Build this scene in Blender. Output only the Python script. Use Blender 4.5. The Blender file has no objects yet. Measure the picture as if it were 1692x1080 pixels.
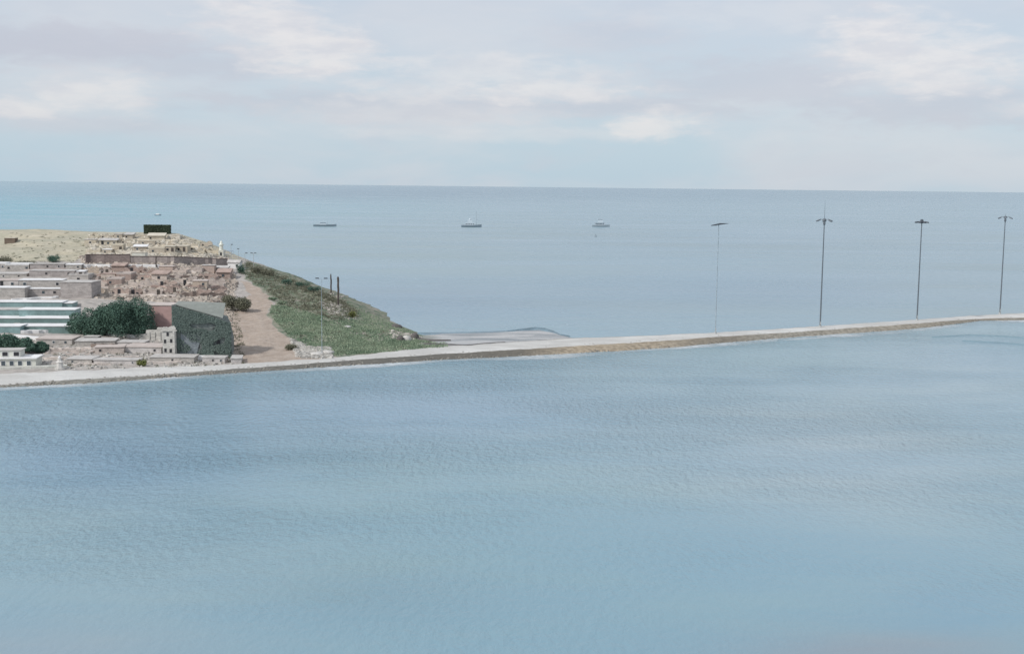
import bpy, math, random
import numpy as np
from mathutils import Vector, Matrix, noise
from mathutils.bvhtree import BVHTree
R = math.radians
random.seed(7)
scene = bpy.context.scene
col = scene.collection

# ------------------------------------------------------------------ camera
H = 40.0; F = 2000.0; CX, CY = 846.0, 540.0
cam_data = bpy.data.cameras.new('camera'); cam = bpy.data.objects.new('camera', cam_data); col.objects.link(cam)
cam_data.sensor_width = 36; cam_data.lens = F / 1692 * 36
cam_data.clip_start = 0.5; cam_data.clip_end = 200000
PITCH = math.atan(232 / F); ROLL = 19 / 1692
cam.matrix_world = Matrix.Translation((0, 0, H)) @ Matrix.Rotation(math.pi / 2 - PITCH, 4, 'X') @ Matrix.Rotation(ROLL, 4, 'Z')
scene.camera = cam
CR = cam.matrix_world.to_3x3()
scene.view_settings.view_transform = 'Standard'; scene.view_settings.look = 'None'
scene.view_settings.exposure = 0.22; scene.view_settings.gamma = 1

def ray(px, py):
    return CR @ Vector(((px - CX) / F, -(py - CY) / F, -1))
def on_z(px, py, z=0.0):
    d = ray(px, py); return Vector((0, 0, H)) + d * ((z - H) / d.z)
def at_y(px, py, Y):
    d = ray(px, py); return Vector((0, 0, H)) + d * (Y / d.y)
def azel(px, py):
    d = ray(px, py).normalized(); return math.atan2(d.x, d.y), math.asin(d.z)

# ------------------------------------------------------------------ sun
SUN_EL, SUN_AZ = R(42), R(232)      # azimuth clockwise from +Y: behind the camera, to the left
sd = bpy.data.lights.new('sun', 'SUN'); sun = bpy.data.objects.new('sun', sd); col.objects.link(sun)
sd.energy = 2.4; sd.angle = R(4); sd.color = (1, .965, .92)
sdir = Vector((math.sin(SUN_AZ) * math.cos(SUN_EL), math.cos(SUN_AZ) * math.cos(SUN_EL), math.sin(SUN_EL)))
sun.rotation_euler = sdir.to_track_quat('Z', 'Y').to_euler()

# ------------------------------------------------------------------ world: Nishita sky under thin cloud
def lin(c):
    return tuple(((v / 255) / 12.92 if v / 255 < .04045 else ((v / 255 + .055) / 1.055) ** 2.4) for v in c)
world = bpy.data.worlds.new('World'); scene.world = world; world.use_nodes = True
wt = world.node_tree; wt.nodes.clear(); WN = wt.nodes; WL = wt.links
def wn(t, **k):
    n = WN.new(t)
    for a, b in k.items(): setattr(n, a, b)
    return n
def wm(op, a, b=None, c=None, clamp=False):
    n = WN.new('ShaderNodeMath'); n.operation = op; n.use_clamp = clamp
    for i, v in enumerate((a, b, c)):
        if v is None: continue
        if isinstance(v, (int, float)): n.inputs[i].default_value = v
        else: WL.new(v, n.inputs[i])
    return n.outputs[0]
def wmix(fac, a, b):
    n = WN.new('ShaderNodeMix'); n.data_type = 'RGBA'
    for s, v in ((n.inputs[0], fac), (n.inputs[6], a), (n.inputs[7], b)):
        if isinstance(v, (int, float)): s.default_value = v
        elif isinstance(v, tuple): s.default_value = (*v, 1)
        else: WL.new(v, s)
    return n.outputs[2]
def wramp(v, a, b):
    n = WN.new('ShaderNodeMapRange'); n.interpolation_type = 'SMOOTHSTEP'
    WL.new(v, n.inputs[0]); n.inputs[1].default_value = a; n.inputs[2].default_value = b
    return n.outputs[0]
tc = wn('ShaderNodeTexCoord'); sep = wn('ShaderNodeSeparateXYZ'); WL.new(tc.outputs['Generated'], sep.inputs[0])
AZ = wm('ARCTAN2', sep.outputs[0], sep.outputs[1]); EL = wm('ARCSINE', sep.outputs[2])
cmb = wn('ShaderNodeCombineXYZ'); WL.new(AZ, cmb.inputs[0]); WL.new(wm('MULTIPLY', EL, 3.2), cmb.inputs[1])
def wnoise(scale, detail=6, rough=.55, dist=0., off=0.):
    n = wn('ShaderNodeTexNoise'); n.inputs['Scale'].default_value = scale; n.inputs['Detail'].default_value = detail
    n.inputs['Roughness'].default_value = rough; n.inputs['Distortion'].default_value = dist
    m = wn('ShaderNodeVectorMath', operation='ADD'); WL.new(cmb.outputs[0], m.inputs[0]); m.inputs[1].default_value = (off, off * .7, 0)
    WL.new(m.outputs[0], n.inputs['Vector']); return n.outputs[0]
n1 = wnoise(26, 7, .58, .2); n2 = wnoise(5.2, 5, .5, .3, 3.1); n3 = wnoise(11, 6, .55, .3, 9.7)
nn = wm('SUBTRACT', n1, .5)
def blob(px, py, rx, ry, power=1.0):
    a, e = azel(px, py)
    dx = wm('MULTIPLY', wm('SUBTRACT', AZ, a), F / rx); dy = wm('MULTIPLY', wm('SUBTRACT', EL, e), F / ry)
    r = wm('SQRT', wm('ADD', wm('MULTIPLY', dx, dx), wm('MULTIPLY', dy, dy)))
    r = wm('ADD', r, wm('MULTIPLY', nn, 2.5))
    m = wn('ShaderNodeMapRange', interpolation_type='SMOOTHSTEP'); WL.new(r, m.inputs[0])
    m.inputs[1].default_value = 1.4; m.inputs[2].default_value = 0.3; m.inputs[3].default_value = 0; m.inputs[4].default_value = power
    return m.outputs[0]
def union(l):
    o = l[0]
    for q in l[1:]: o = wm('MAXIMUM', o, q)
    return o
LIGHTB = [(430, 36, 105, 46, 1.), (525, 88, 110, 46, 1.), (150, 150, 90, 38, .75), (10, 178, 70, 18, .75), (800, 118, 170, 30, .6), (900, 148, 170, 24, .85), (690, 150, 120, 24, .6),
          (1085, 205, 85, 24, .8), (1455, 68, 95, 50, 1.), (1550, 105, 135, 50, .95), (1000, 135, 80, 24, .45), (1690, 178, 60, 14, .6), (860, 222, 330, 14, .3), (700, 190, 260, 22, .35), (620, 60, 500, 40, .15), (1250, 25, 300, 30, .3)]
DARKB = [(130, 75, 260, 34, .75), (330, 108, 170, 24, .5), (640, 175, 330, 28, .55), (1010, 175, 260, 22, .55), (1270, 140, 260, 44, .5), (1560, 175, 230, 36, .6), (1010, 60, 130, 30, .35), (100, 205, 200, 16, .3)]
light = union([blob(*b) for b in LIGHTB]); dark = union([blob(*b) for b in DARKB])
elev = wramp(EL, 0.0, .17)
base = wmix(elev, lin((186, 207, 221)), lin((201, 210, 222)))
base = wmix(wm('MULTIPLY', wramp(n2, .36, .66), .75), base, lin((210, 214, 222)))
base = wmix(wm('MULTIPLY', wramp(n3, .5, .72), .4), base, lin((198, 205, 217)))
base = wmix(dark, base, lin((193, 195, 208)))
light = wm('MULTIPLY', light, wm('ADD', .55, wm('MULTIPLY', n3, .75)), clamp=True)
n4 = wnoise(17, 6, .6, .1, .33)
cloudc = wmix(wramp(n4, .36, .60), lin((216, 216, 222)), lin((231, 228, 229)))
cl = wmix(light, base, cloudc)
sky = wn('ShaderNodeTexSky', sky_type='NISHITA'); sky.sun_disc = False
sky.sun_elevation = SUN_EL; sky.sun_rotation = SUN_AZ; sky.air_density = 1; sky.dust_density = 1.2; sky.ozone_density = 1
b1 = wn('ShaderNodeBackground'); WL.new(sky.outputs[0], b1.inputs[0]); b1.inputs[1].default_value = .1
b2 = wn('ShaderNodeBackground'); WL.new(cl, b2.inputs[0]); b2.inputs[1].default_value = .90
mx = wn('ShaderNodeMixShader'); mx.inputs[0].default_value = .88
WL.new(b1.outputs[0], mx.inputs[1]); WL.new(b2.outputs[0], mx.inputs[2])
wo = wn('ShaderNodeOutputWorld'); WL.new(mx.outputs[0], wo.inputs[0])

# ------------------------------------------------------------------ materials
class NT:
    def __init__(s, name):
        s.m = bpy.data.materials.new(name); s.m.use_nodes = True; s.t = s.m.node_tree
        s.p = s.t.nodes['Principled BSDF']; s.N = s.t.nodes; s.L = s.t.links
        s.co = s.N.new('ShaderNodeNewGeometry').outputs['Position']
    def set(s, sock, v):
        if isinstance(v, (int, float)): sock.default_value = v
        elif isinstance(v, tuple): sock.default_value = (*v, 1) if len(v) == 3 and sock.type == 'RGBA' else v
        else: s.L.new(v, sock)
    def noise(s, scale, detail=4, rough=.55, sc=(1, 1, 1), vec=None, off=0, dist=0):
        mp = s.N.new('ShaderNodeMapping'); mp.inputs['Scale'].default_value = sc; mp.inputs['Location'].default_value = (off, off, 0)
        s.L.new(vec or s.co, mp.inputs[0]); n = s.N.new('ShaderNodeTexNoise')
        n.inputs['Scale'].default_value = scale; n.inputs['Detail'].default_value = detail; n.inputs['Roughness'].default_value = rough
        n.inputs['Distortion'].default_value = dist
        s.L.new(mp.outputs[0], n.inputs['Vector']); return n.outputs[0]
    def ramp(s, v, a, b, lo=0., hi=1.):
        n = s.N.new('ShaderNodeMapRange'); n.interpolation_type = 'SMOOTHSTEP'; s.L.new(v, n.inputs[0])
        for i, q in ((1, a), (2, b), (3, lo), (4, hi)): n.inputs[i].default_value = q
        return n.outputs[0]
    def mix(s, f, a, b, mode='MIX'):
        n = s.N.new('ShaderNodeMix'); n.data_type = 'RGBA'; n.blend_type = mode
        s.set(n.inputs[0], f); s.set(n.inputs[6], a); s.set(n.inputs[7], b); return n.outputs[2]
    def math(s, op, a, b=None):
        n = s.N.new('ShaderNodeMath'); n.operation = op; s.set(n.inputs[0], a)
        if b is not None: s.set(n.inputs[1], b)
        return n.outputs[0]
    def attr(s, name):
        n = s.N.new('ShaderNodeAttribute'); n.attribute_name = name; return n
    def bump(s, h, dist, strength=1.0, nrm=None):
        n = s.N.new('ShaderNodeBump'); s.L.new(h, n.inputs['Height']); n.inputs['Distance'].default_value = dist
        n.inputs['Strength'].default_value = strength
        if nrm: s.L.new(nrm, n.inputs['Normal'])
        return n.outputs[0]
    def out(s, color, rough=.85, nrm=None, spec=.3, metal=0):
        s.set(s.p.inputs['Base Color'], color); s.set(s.p.inputs['Roughness'], rough)
        s.set(s.p.inputs['Specular IOR Level'], spec); s.p.inputs['Metallic'].default_value = metal
        if nrm: s.L.new(nrm, s.p.inputs['Normal'])
        return s.m
def mul(c, k): return tuple(min(1, v * k) for v in c)
MATC = {}
def mat(name, c, rough=.85, var=.25, scale=.6, fine=4., bump=.03, streak=False, metal=0, spec=.3):
    if name in MATC: return MATC[name]
    t = NT(name)
    a = t.noise(scale, 5, .6, (1, 1, 2.5) if not streak else (1, 1, .25)); b = t.noise(fine, 4, .6, off=3)
    v = t.ramp(t.math('ADD', t.math('MULTIPLY', a, .6), t.math('MULTIPLY', b, .4)), .34, .66)
    cc = t.mix(v, mul(c, 1 - var), mul(c, 1 + var))
    MATC[name] = t.out(cc, rough, t.bump(b, bump, .6) if bump else None, spec, metal); return MATC[name]
def masonry(name, c, mortar, bw=.6, bh=.25, var=.3):
    if name in MATC: return MATC[name]
    t = NT(name); sepn = t.N.new('ShaderNodeSeparateXYZ'); t.L.new(t.co, sepn.inputs[0])
    cb = t.N.new('ShaderNodeCombineXYZ'); t.L.new(t.math('ADD', sepn.outputs[0], sepn.outputs[1]), cb.inputs[0]); t.L.new(sepn.outputs[2], cb.inputs[1])
    br = t.N.new('ShaderNodeTexBrick'); t.L.new(cb.outputs[0], br.inputs['Vector']); br.inputs['Scale'].default_value = 1
    br.inputs['Brick Width'].default_value = bw; br.inputs['Row Height'].default_value = bh; br.inputs['Mortar Size'].default_value = .025
    br.inputs['Color1'].default_value = (*mul(c, 1 + var), 1); br.inputs['Color2'].default_value = (*mul(c, 1 - var), 1); br.inputs['Mortar'].default_value = (*mortar, 1)
    a = t.noise(.5, 5, .6); cc = t.mix(t.ramp(a, .35, .7, .0, .55), br.outputs[0], mul(c, .8))
    b = t.noise(3, 5, .65)
    cc = t.mix(t.ramp(b, .3, .7, 0, .5), cc, mul(c, 1.35))
    MATC[name] = t.out(cc, .9, t.bump(b, .06, .7)); return MATC[name]
def tintmat(name, c1, c2, scale=.25, rough=.9, thru=False):      # colour varied per face by the 'tint' attribute
    if name in MATC: return MATC[name]
    t = NT(name); at = t.attr('tint'); a = t.noise(scale, 3)
    v = t.math('ADD', t.math('MULTIPLY', at.outputs['Fac'], .65), t.math('MULTIPLY', t.ramp(a, .3, .7), .35))
    MATC[name] = t.out(t.mix(v, c1, c2), rough, None, .15)
    return MATC[name]

# water -----------------------------------------------------------------
def water(name, far):
    t = NT(name)
    at = t.attr('body'); base = at.outputs['Color']
    med = t.noise(.035 if not far else .010, 5, .6, (.45, 1.3, 1), off=40)
    c = t.mix(t.ramp(med, .36, .68), t.mix(.42, base, (.15, .29, .39), 'MIX') if not far else t.mix(.36, base, (.12, .26, .37)), base)
    if far:
        w1 = t.noise(.22, 4, .62, (.4, 1, 1)); w2 = t.noise(.9, 3, .6, (.5, 1, 1), off=9)
        gust = t.ramp(t.noise(.006, 5, .65, (.25, 1.5, 1), off=17), .38, .62, .25, 1.0)
        n = t.N.new('ShaderNodeBump'); t.L.new(w1, n.inputs['Height']); n.inputs['Distance'].default_value = 1.5; t.L.new(gust, n.inputs['Strength'])
        n = t.bump(w2, .22, 1, n.outputs[0]); rg = t.ramp(med, .3, .7, .2, .34)
    else:
        w1 = t.noise(1.05, 3, .55, (.9, .5, 1), dist=.15); w2 = t.noise(2.8, 4, .65, (.8, .8, 1), off=9)
        gust = t.math('MULTIPLY', t.attr('chop').outputs['Fac'], t.ramp(t.noise(.018, 5, .62, (.7, 1.4, 1), off=17), .36, .62, .35, 1.0))
        n = t.N.new('ShaderNodeBump'); t.L.new(w1, n.inputs['Height']); n.inputs['Distance'].default_value = .95; t.L.new(gust, n.inputs['Strength'])
        n2_ = t.N.new('ShaderNodeBump'); t.L.new(w2, n2_.inputs['Height']); n2_.inputs['Distance'].default_value = .30; t.L.new(gust, n2_.inputs['Strength']); t.L.new(n.outputs[0], n2_.inputs['Normal'])
        n = n2_.outputs[0]; rg = t.ramp(med, .3, .7, .12, .22)
    m = t.out(c, rg, n, .5); t.p.inputs['IOR'].default_value = 1.333; return m
M_SEA = water('sea_water', True)
M_LAG = water('lagoon_water', False)

# ------------------------------------------------------------------ mesh builder
class MB:
    def __init__(s): s.v = []; s.f = []; s.t = []; s.T = Matrix.Identity(4); s.tint = .5
    def add(s, vs, fs):
        o = len(s.v); s.v += [tuple(s.T @ Vector(p)) for p in vs]
        s.f += [tuple(i + o for i in f) for f in fs]; s.t += [s.tint] * len(fs); return s
    def box(s, x0, x1, y0, y1, z0, z1, taper=0):
        k = taper
        return s.add([(x0, y0, z0), (x1, y0, z0), (x1, y1, z0), (x0, y1, z0), (x0 + k, y0 + k, z1), (x1 - k, y0 + k, z1), (x1 - k, y1 - k, z1), (x0 + k, y1 - k, z1)],
                     [(3, 2, 1, 0), (4, 5, 6, 7), (0, 1, 5, 4), (1, 2, 6, 5), (2, 3, 7, 6), (3, 0, 4, 7)])
    def tube(s, p0, p1, r0, r1=None, n=8, cap=True):
        p0 = Vector(p0); p1 = Vector(p1); r1 = r0 if r1 is None else r1; d = (p1 - p0).normalized()
        a = d.orthogonal().normalized(); b = d.cross(a); vs = []
        for p, r in ((p0, r0), (p1, r1)):
            for i in range(n):
                q = 2 * math.pi * i / n; vs.append(p + a * math.cos(q) * r + b * math.sin(q) * r)
        fs = [(i, (i + 1) % n, n + (i + 1) % n, n + i) for i in range(n)]
        if cap: fs += [tuple(range(n - 1, -1, -1)), tuple(range(n, 2 * n))]
        return s.add(vs, fs)
    def lathe(s, prof, n=10, c=(0, 0)):       # prof: (r, z)
        vs = [(c[0] + r * math.cos(2 * math.pi * i / n), c[1] + r * math.sin(2 * math.pi * i / n), z) for r, z in prof for i in range(n)]
        fs = [(k * n + i, k * n + (i + 1) % n, (k + 1) * n + (i + 1) % n, (k + 1) * n + i) for k in range(len(prof) - 1) for i in range(n)]
        fs += [tuple(range(n - 1, -1, -1)), tuple(range((len(prof) - 1) * n, len(prof) * n))]
        return s.add(vs, fs)
    def prism(s, pts, y0, y1):                # outline in (x, z), extruded along y
        n = len(pts); vs = [(x, y0, z) for x, z in pts] + [(x, y1, z) for x, z in pts]
        return s.add(vs, [tuple(range(n)), tuple(range(2 * n - 1, n - 1, -1))] + [(i, n + i, n + (i + 1) % n, (i + 1) % n) for i in range(n)])
    def rock(s, c, r, sq=.6):
        rx, ry, rz = r * random.uniform(.7, 1.3), r * random.uniform(.7, 1.3), r * sq * random.uniform(.7, 1.3)
        a = random.uniform(0, 3.14); ca, sa = math.cos(a), math.sin(a); vs = []
        for x, y, z in ((-1, -1, -1), (1, -1, -1), (1, 1, -1), (-1, 1, -1), (-1, -1, 1), (1, -1, 1), (1, 1, 1), (-1, 1, 1)):
            k = .62 if z > 0 else 1
            x, y, z = [q * w * random.uniform(.75, 1.1) for q, w in ((x * k, rx), (y * k, ry), (z, rz))]
            vs.append((c[0] + x * ca - y * sa, c[1] + x * sa + y * ca, c[2] + z))
        return s.add(vs, [(3, 2, 1, 0), (4, 5, 6, 7), (0, 1, 5, 4), (1, 2, 6, 5), (2, 3, 7, 6), (3, 0, 4, 7)])
    def leaf(s, c, r, up=.3):
        d = Vector((random.gauss(0, 1), random.gauss(0, 1), random.gauss(0, 1) + up)).normalized()
        a = d.orthogonal().normalized(); b = d.cross(a); q = random.uniform(0, 6.28)
        a, b = a * math.cos(q) + b * math.sin(q), b * math.cos(q) - a * math.sin(q); c = Vector(c)
        return s.add([c - a * r, c - b * r * .55, c + a * r, c + b * r * .55], [(0, 1, 2, 3)])
    def build(s, name, m, parent=None, loc=None, smooth=False):
        me = bpy.data.meshes.new(name); me.from_pydata(s.v, [], s.f); me.update()
        at = me.attributes.new('tint', 'FLOAT', 'FACE'); at.data.foreach_set('value', s.t)
        if smooth: me.shade_smooth()
        me.materials.append(m); o = bpy.data.objects.new(name, me); col.objects.link(o)
        if parent: o.parent = parent
        if loc is not None: o.location = loc
        return o
def tag(o, label=None, cat=None, group=None, kind=None):
    if label: o['label'] = label
    if cat: o['category'] = cat
    if group: o['group'] = group
    if kind: o['kind'] = kind
    return o
def empty(name, loc, rz=0):
    o = bpy.data.objects.new(name, None); col.objects.link(o); o.location = loc; o.rotation_euler = (0, 0, rz); o.empty_display_size = .5; return o
def interp(x, t): return float(np.interp(x, [a for a, b in t], [b for a, b in t]))

# ------------------------------------------------------------------ spit (sand bank), sea and lagoon
NEAR = [(-900, 668), (-300, 652), (0, 640), (150, 633), (300, 622), (500, 609), (640, 600), (720, 595), (850, 589), (1000, 581), (1100, 575), (1200, 566), (1300, 558), (1400, 551), (1500, 544), (1560, 538), (1620, 530), (1692, 529), (2000, 520), (2700, 508)]
TOPN = [(-900, 662), (-300, 646), (0, 636), (100, 628), (230, 621), (300, 616), (400, 608), (500, 601), (600, 593), (720, 585), (850, 577), (1000, 568), (1100, 562), (1200, 555), (1300, 549), (1400, 542), (1500, 535), (1600, 527.5), (1650, 525), (1692, 524.5), (2000, 515), (2700, 504)]
FARE = [(-900, 640), (-300, 626), (0, 616), (230, 606), (400, 600), (520, 592), (600, 585), (700, 574), (850, 564), (940, 559), (1100, 553), (1200, 548), (1300, 542), (1400, 535.5), (1500, 529), (1600, 521.5), (1692, 517), (2000, 509), (2700, 499)]
def spit_top(px):
    y = interp(px, NEAR); D = on_z(px, y).y
    return max(.22, min(1.25, .72 * (y - interp(px, TOPN)) * D / F))
def spit_sec(px):
    j = noise.noise(Vector((px * .02, 3, 0))) * 1.2
    a = on_z(px, interp(px, NEAR) + j, 0); zt = spit_top(px)
    b = on_z(px, interp(px, TOPN) + j * .5, zt)
    zf = min(1.0, zt); c = on_z(px, interp(px, FARE) - .5 * j, zf)
    n = (c - a); n.z = 0; n.normalize()
    pts = [a - n * 4 + Vector((0, 0, -1.5)), a - n * .8 + Vector((0, 0, -.25))]
    for k in range(7):
        t = k / 6; q = a.lerp(b, t); q.z = zt * (t ** .8) - .08 * (1 - t); pts.append(q)
    for k in range(1, 9):
        t = k / 8; q = b.lerp(c, t); q.z = zt + (zf - zt) * t + .12 * math.sin(t * 3.14); pts.append(q)
    pts += [c + n * 3 + Vector((0, 0, -.7)), c + n * 8 + Vector((0, 0, -1.6)), c + n * 16 + Vector((0, 0, -3))]
    for p in pts[2:-1]:
        p.z += .10 * noise.noise(Vector(p) * .35) + .05 * noise.noise(Vector(p) * 1.7)
    return pts
pxs = list(range(-900, -300, 30)) + list(range(-300, 1800, 5)) + list(range(1800, 2701, 40))
secs = [spit_sec(p) for p in pxs]; ns = len(secs[0])
vs = [p for s_ in secs for p in s_]
fs = [(i * ns + j, (i + 1) * ns + j, (i + 1) * ns + j + 1, i * ns + j + 1) for i in range(len(secs) - 1) for j in range(ns - 1)]
t = NT('spit_sand')
bank = t.attr('bank'); rust = t.attr('rust'); jj = t.noise(.8, 5, .6, (1, 1, 3)); sm = t.noise(.12, 4, .6, (.6, 1, 1)); fi = t.noise(5, 5, .7)
sand = t.mix(t.ramp(sm, .35, .68), (.48, .475, .455), (.63, .63, .61)); sand = t.mix(t.ramp(fi, .35, .7, 0, .45), sand, (.40, .365, .33))
wet = t.mix(t.ramp(jj, .35, .65), (.19, .187, .167), (.32, .31, .275)); rst = t.mix(t.ramp(jj, .35, .65), (.25, .205, .15), (.40, .335, .25))
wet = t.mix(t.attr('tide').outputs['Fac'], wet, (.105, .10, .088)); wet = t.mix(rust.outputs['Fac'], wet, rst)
bf = t.ramp(t.math('ADD', bank.outputs['Fac'], t.math('MULTIPLY', t.math('SUBTRACT', jj, .5), .5)), .35, .65)
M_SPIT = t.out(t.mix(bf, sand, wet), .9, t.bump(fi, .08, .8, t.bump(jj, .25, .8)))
me = bpy.data.meshes.new('sand_spit'); me.from_pydata([tuple(p) for p in vs], [], fs); me.shade_smooth()
ab = me.attributes.new('bank', 'FLOAT', 'POINT'); ab.data.foreach_set('value', [(1. if j <= 7 else .35 if j == 8 else (.0 if j < 16 else .8)) for i in range(len(secs)) for j in range(ns)])
RUST = [(700, 0), (860, .15), (950, 1), (1080, .9), (1180, .35), (1300, .25), (1500, .45), (1692, .2)]
ab = me.attributes.new('rust', 'FLOAT', 'POINT'); ab.data.foreach_set('value', [interp(pxs[i], RUST) for i in range(len(secs)) for j in range(ns)])
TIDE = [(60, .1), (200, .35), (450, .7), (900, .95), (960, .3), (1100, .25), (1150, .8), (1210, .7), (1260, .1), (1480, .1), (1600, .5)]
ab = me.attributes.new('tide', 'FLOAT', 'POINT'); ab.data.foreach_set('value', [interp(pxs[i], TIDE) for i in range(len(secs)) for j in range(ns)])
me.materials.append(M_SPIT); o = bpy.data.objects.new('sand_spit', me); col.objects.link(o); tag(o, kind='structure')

# lagoon in front of the spit and sea behind it meet hidden under the sand
mid = [s_[10].copy() for s_ in secs]
for m_ in mid: m_.z = 0
CI = CR.inverted()
def project(p):
    q = CI @ (Vector(p) - Vector((0, 0, H))); return CX - q.x / q.z * F, CY + q.y / q.z * F
# colour of the water body: broad patches of paler, darker and greener tint (centre and size given through the photo)
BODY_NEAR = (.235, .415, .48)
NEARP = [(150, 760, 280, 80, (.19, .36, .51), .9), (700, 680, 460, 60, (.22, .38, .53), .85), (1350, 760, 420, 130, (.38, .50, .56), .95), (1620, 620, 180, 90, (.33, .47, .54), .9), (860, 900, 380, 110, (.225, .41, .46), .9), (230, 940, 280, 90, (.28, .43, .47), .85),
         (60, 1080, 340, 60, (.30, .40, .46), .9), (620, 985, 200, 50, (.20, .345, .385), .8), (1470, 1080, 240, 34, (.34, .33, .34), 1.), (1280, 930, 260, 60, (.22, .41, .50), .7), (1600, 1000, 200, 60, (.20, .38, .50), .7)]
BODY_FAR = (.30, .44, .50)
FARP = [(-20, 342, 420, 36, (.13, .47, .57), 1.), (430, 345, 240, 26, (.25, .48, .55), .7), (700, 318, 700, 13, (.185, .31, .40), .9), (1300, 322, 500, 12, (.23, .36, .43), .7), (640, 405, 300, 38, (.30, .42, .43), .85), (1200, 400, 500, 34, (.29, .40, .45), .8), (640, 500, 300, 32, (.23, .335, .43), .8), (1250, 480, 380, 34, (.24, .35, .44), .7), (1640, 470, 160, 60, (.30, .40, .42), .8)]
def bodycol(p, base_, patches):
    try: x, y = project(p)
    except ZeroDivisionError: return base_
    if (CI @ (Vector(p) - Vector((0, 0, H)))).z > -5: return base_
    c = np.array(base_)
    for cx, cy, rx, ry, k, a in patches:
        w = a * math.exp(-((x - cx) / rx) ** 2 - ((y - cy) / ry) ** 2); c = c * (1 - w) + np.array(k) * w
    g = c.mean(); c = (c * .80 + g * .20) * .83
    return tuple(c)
def sheet(name, edge, other, m, nr, power, base_, patches):
    n = len(edge); v = []
    for k in range(nr + 1):
        t_ = (k / nr) if power == 0 else (math.exp(power * k / nr) - 1) / (math.exp(power) - 1)
        v += [edge[i].lerp(other[i], t_) for i in range(n)]
    me = bpy.data.meshes.new(name)
    me.from_pydata([tuple(p) for p in v], [], [(k * n + i, k * n + i + 1, (k + 1) * n + i + 1, (k + 1) * n + i) for k in range(nr) for i in range(n - 1)])
    cc = []
    chop = []
    for p in v:
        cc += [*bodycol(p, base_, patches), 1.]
        q = CI @ (Vector(p) - Vector((0, 0, H))); chop.append(interp(CY + q.y / q.z * F, [(600, .9), (720, .95), (850, .5), (1000, .25), (1080, .2)]) if q.z < -5 else .3)
    ab = me.attributes.new('chop', 'FLOAT', 'POINT'); ab.data.foreach_set('value', chop)
    ab = me.attributes.new('body', 'FLOAT_COLOR', 'POINT'); ab.data.foreach_set('color', cc)
    me.update(); me.materials.append(m); o = bpy.data.objects.new(name, me); col.objects.link(o); tag(o, kind='structure'); return o
n_ = len(mid)
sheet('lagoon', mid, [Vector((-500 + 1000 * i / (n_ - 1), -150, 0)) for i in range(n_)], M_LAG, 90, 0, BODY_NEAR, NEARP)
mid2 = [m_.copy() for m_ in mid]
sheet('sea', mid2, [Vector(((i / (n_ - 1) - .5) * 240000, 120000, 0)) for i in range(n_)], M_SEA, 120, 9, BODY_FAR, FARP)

# pale foam fringe along the foot of the bank
def foam_mat(name, lo, hi, c=(.62, .66, .68)):
    t = NT(name); a = t.attr('edge'); f = t.noise(.9, 5, .65, (.6, 1.2, 1)); g = t.noise(.05, 3, .5, off=5)
    k = t.math('MULTIPLY', a.outputs['Fac'], t.math('MULTIPLY', t.ramp(f, lo, hi), t.ramp(g, .35, .6, .25, 1)))
    m = t.out(c, .6, t.bump(f, .1, .5)); t.L.new(k, t.p.inputs['Alpha']); return m
M_FOAM = foam_mat('shore_foam', .2, .62)
vs = []; ed = []
fp = list(range(-300, 1760, 8))
for p in fp:
    j = noise.noise(Vector((p * .02, 3, 0))) * 1.2; y = interp(p, NEAR) + j; w = 8 * (.5 + .5 * noise.noise(Vector((p * .006, 8, 1)))) + 2
    for k, e in ((-2.5, 1.), (w * .5, .8), (w, 0.)): vs.append(on_z(p, y + k, .03)); ed.append(e)
me = bpy.data.meshes.new('shore_foam'); me.from_pydata([tuple(p) for p in vs], [], [(i * 3 + j, (i + 1) * 3 + j, (i + 1) * 3 + j + 1, i * 3 + j + 1) for i in range(len(fp) - 1) for j in range(2)])
ab = me.attributes.new('edge', 'FLOAT', 'POINT'); ab.data.foreach_set('value', ed)
me.materials.append(M_FOAM); o = bpy.data.objects.new('shore_foam', me); col.objects.link(o); tag(o, kind='stuff', label='thin pale foam along the foot of the sand bank', cat='foam')

# ------------------------------------------------------------------ headland terrain
RY = [(-420, 372), (-150, 376), (0, 378), (60, 377), (140, 381), (230, 382.5), (290, 384), (330, 397), (365, 414), (400, 430), (430, 442), (480, 463), (520, 478), (560, 494), (600, 523), (640, 538), (690, 553), (740, 557), (900, 556), (950, 559)]
RD = [(-420, 540), (-150, 522), (0, 512), (140, 505), (290, 498), (330, 482), (365, 466), (430, 432), (480, 408), (560, 372), (600, 348), (640, 334), (690, 322), (740, 318), (800, 316), (950, 316)]
def beachfar(px): return interp(px, [(640, 545), (700, 552), (800, 549.5), (870, 546), (890, 545), (915, 550), (940, 557), (950, 559.3)])
def headcol(px):
    a = on_z(px, interp(px, FARE) + 2.5, min(1.0, spit_top(px)))
    if px > 690:
        w = min(1, (px - 690) / 40)
        b0 = at_y(px, interp(px, RY), interp(px, RD)); b1 = on_z(px, beachfar(px), .32); b = b0.lerp(b1, w)
    else: b = at_y(px, interp(px, RY), interp(px, RD))
    out = Vector((interp(px, [(0, 0), (290, 8), (430, 26), (700, 10), (950, 0)]), interp(px, [(0, 70), (430, 45), (600, 22), (700, 14), (950, 8)]), 0))
    c = b + out; c.z = -3
    return a, b, c
NV, NB = 210, 26
cols = list(np.arange(-420, 0, 8)) + list(np.arange(0, 740, 2.2)) + list(np.arange(740, 952, 6))
vs = []; info = []
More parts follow.
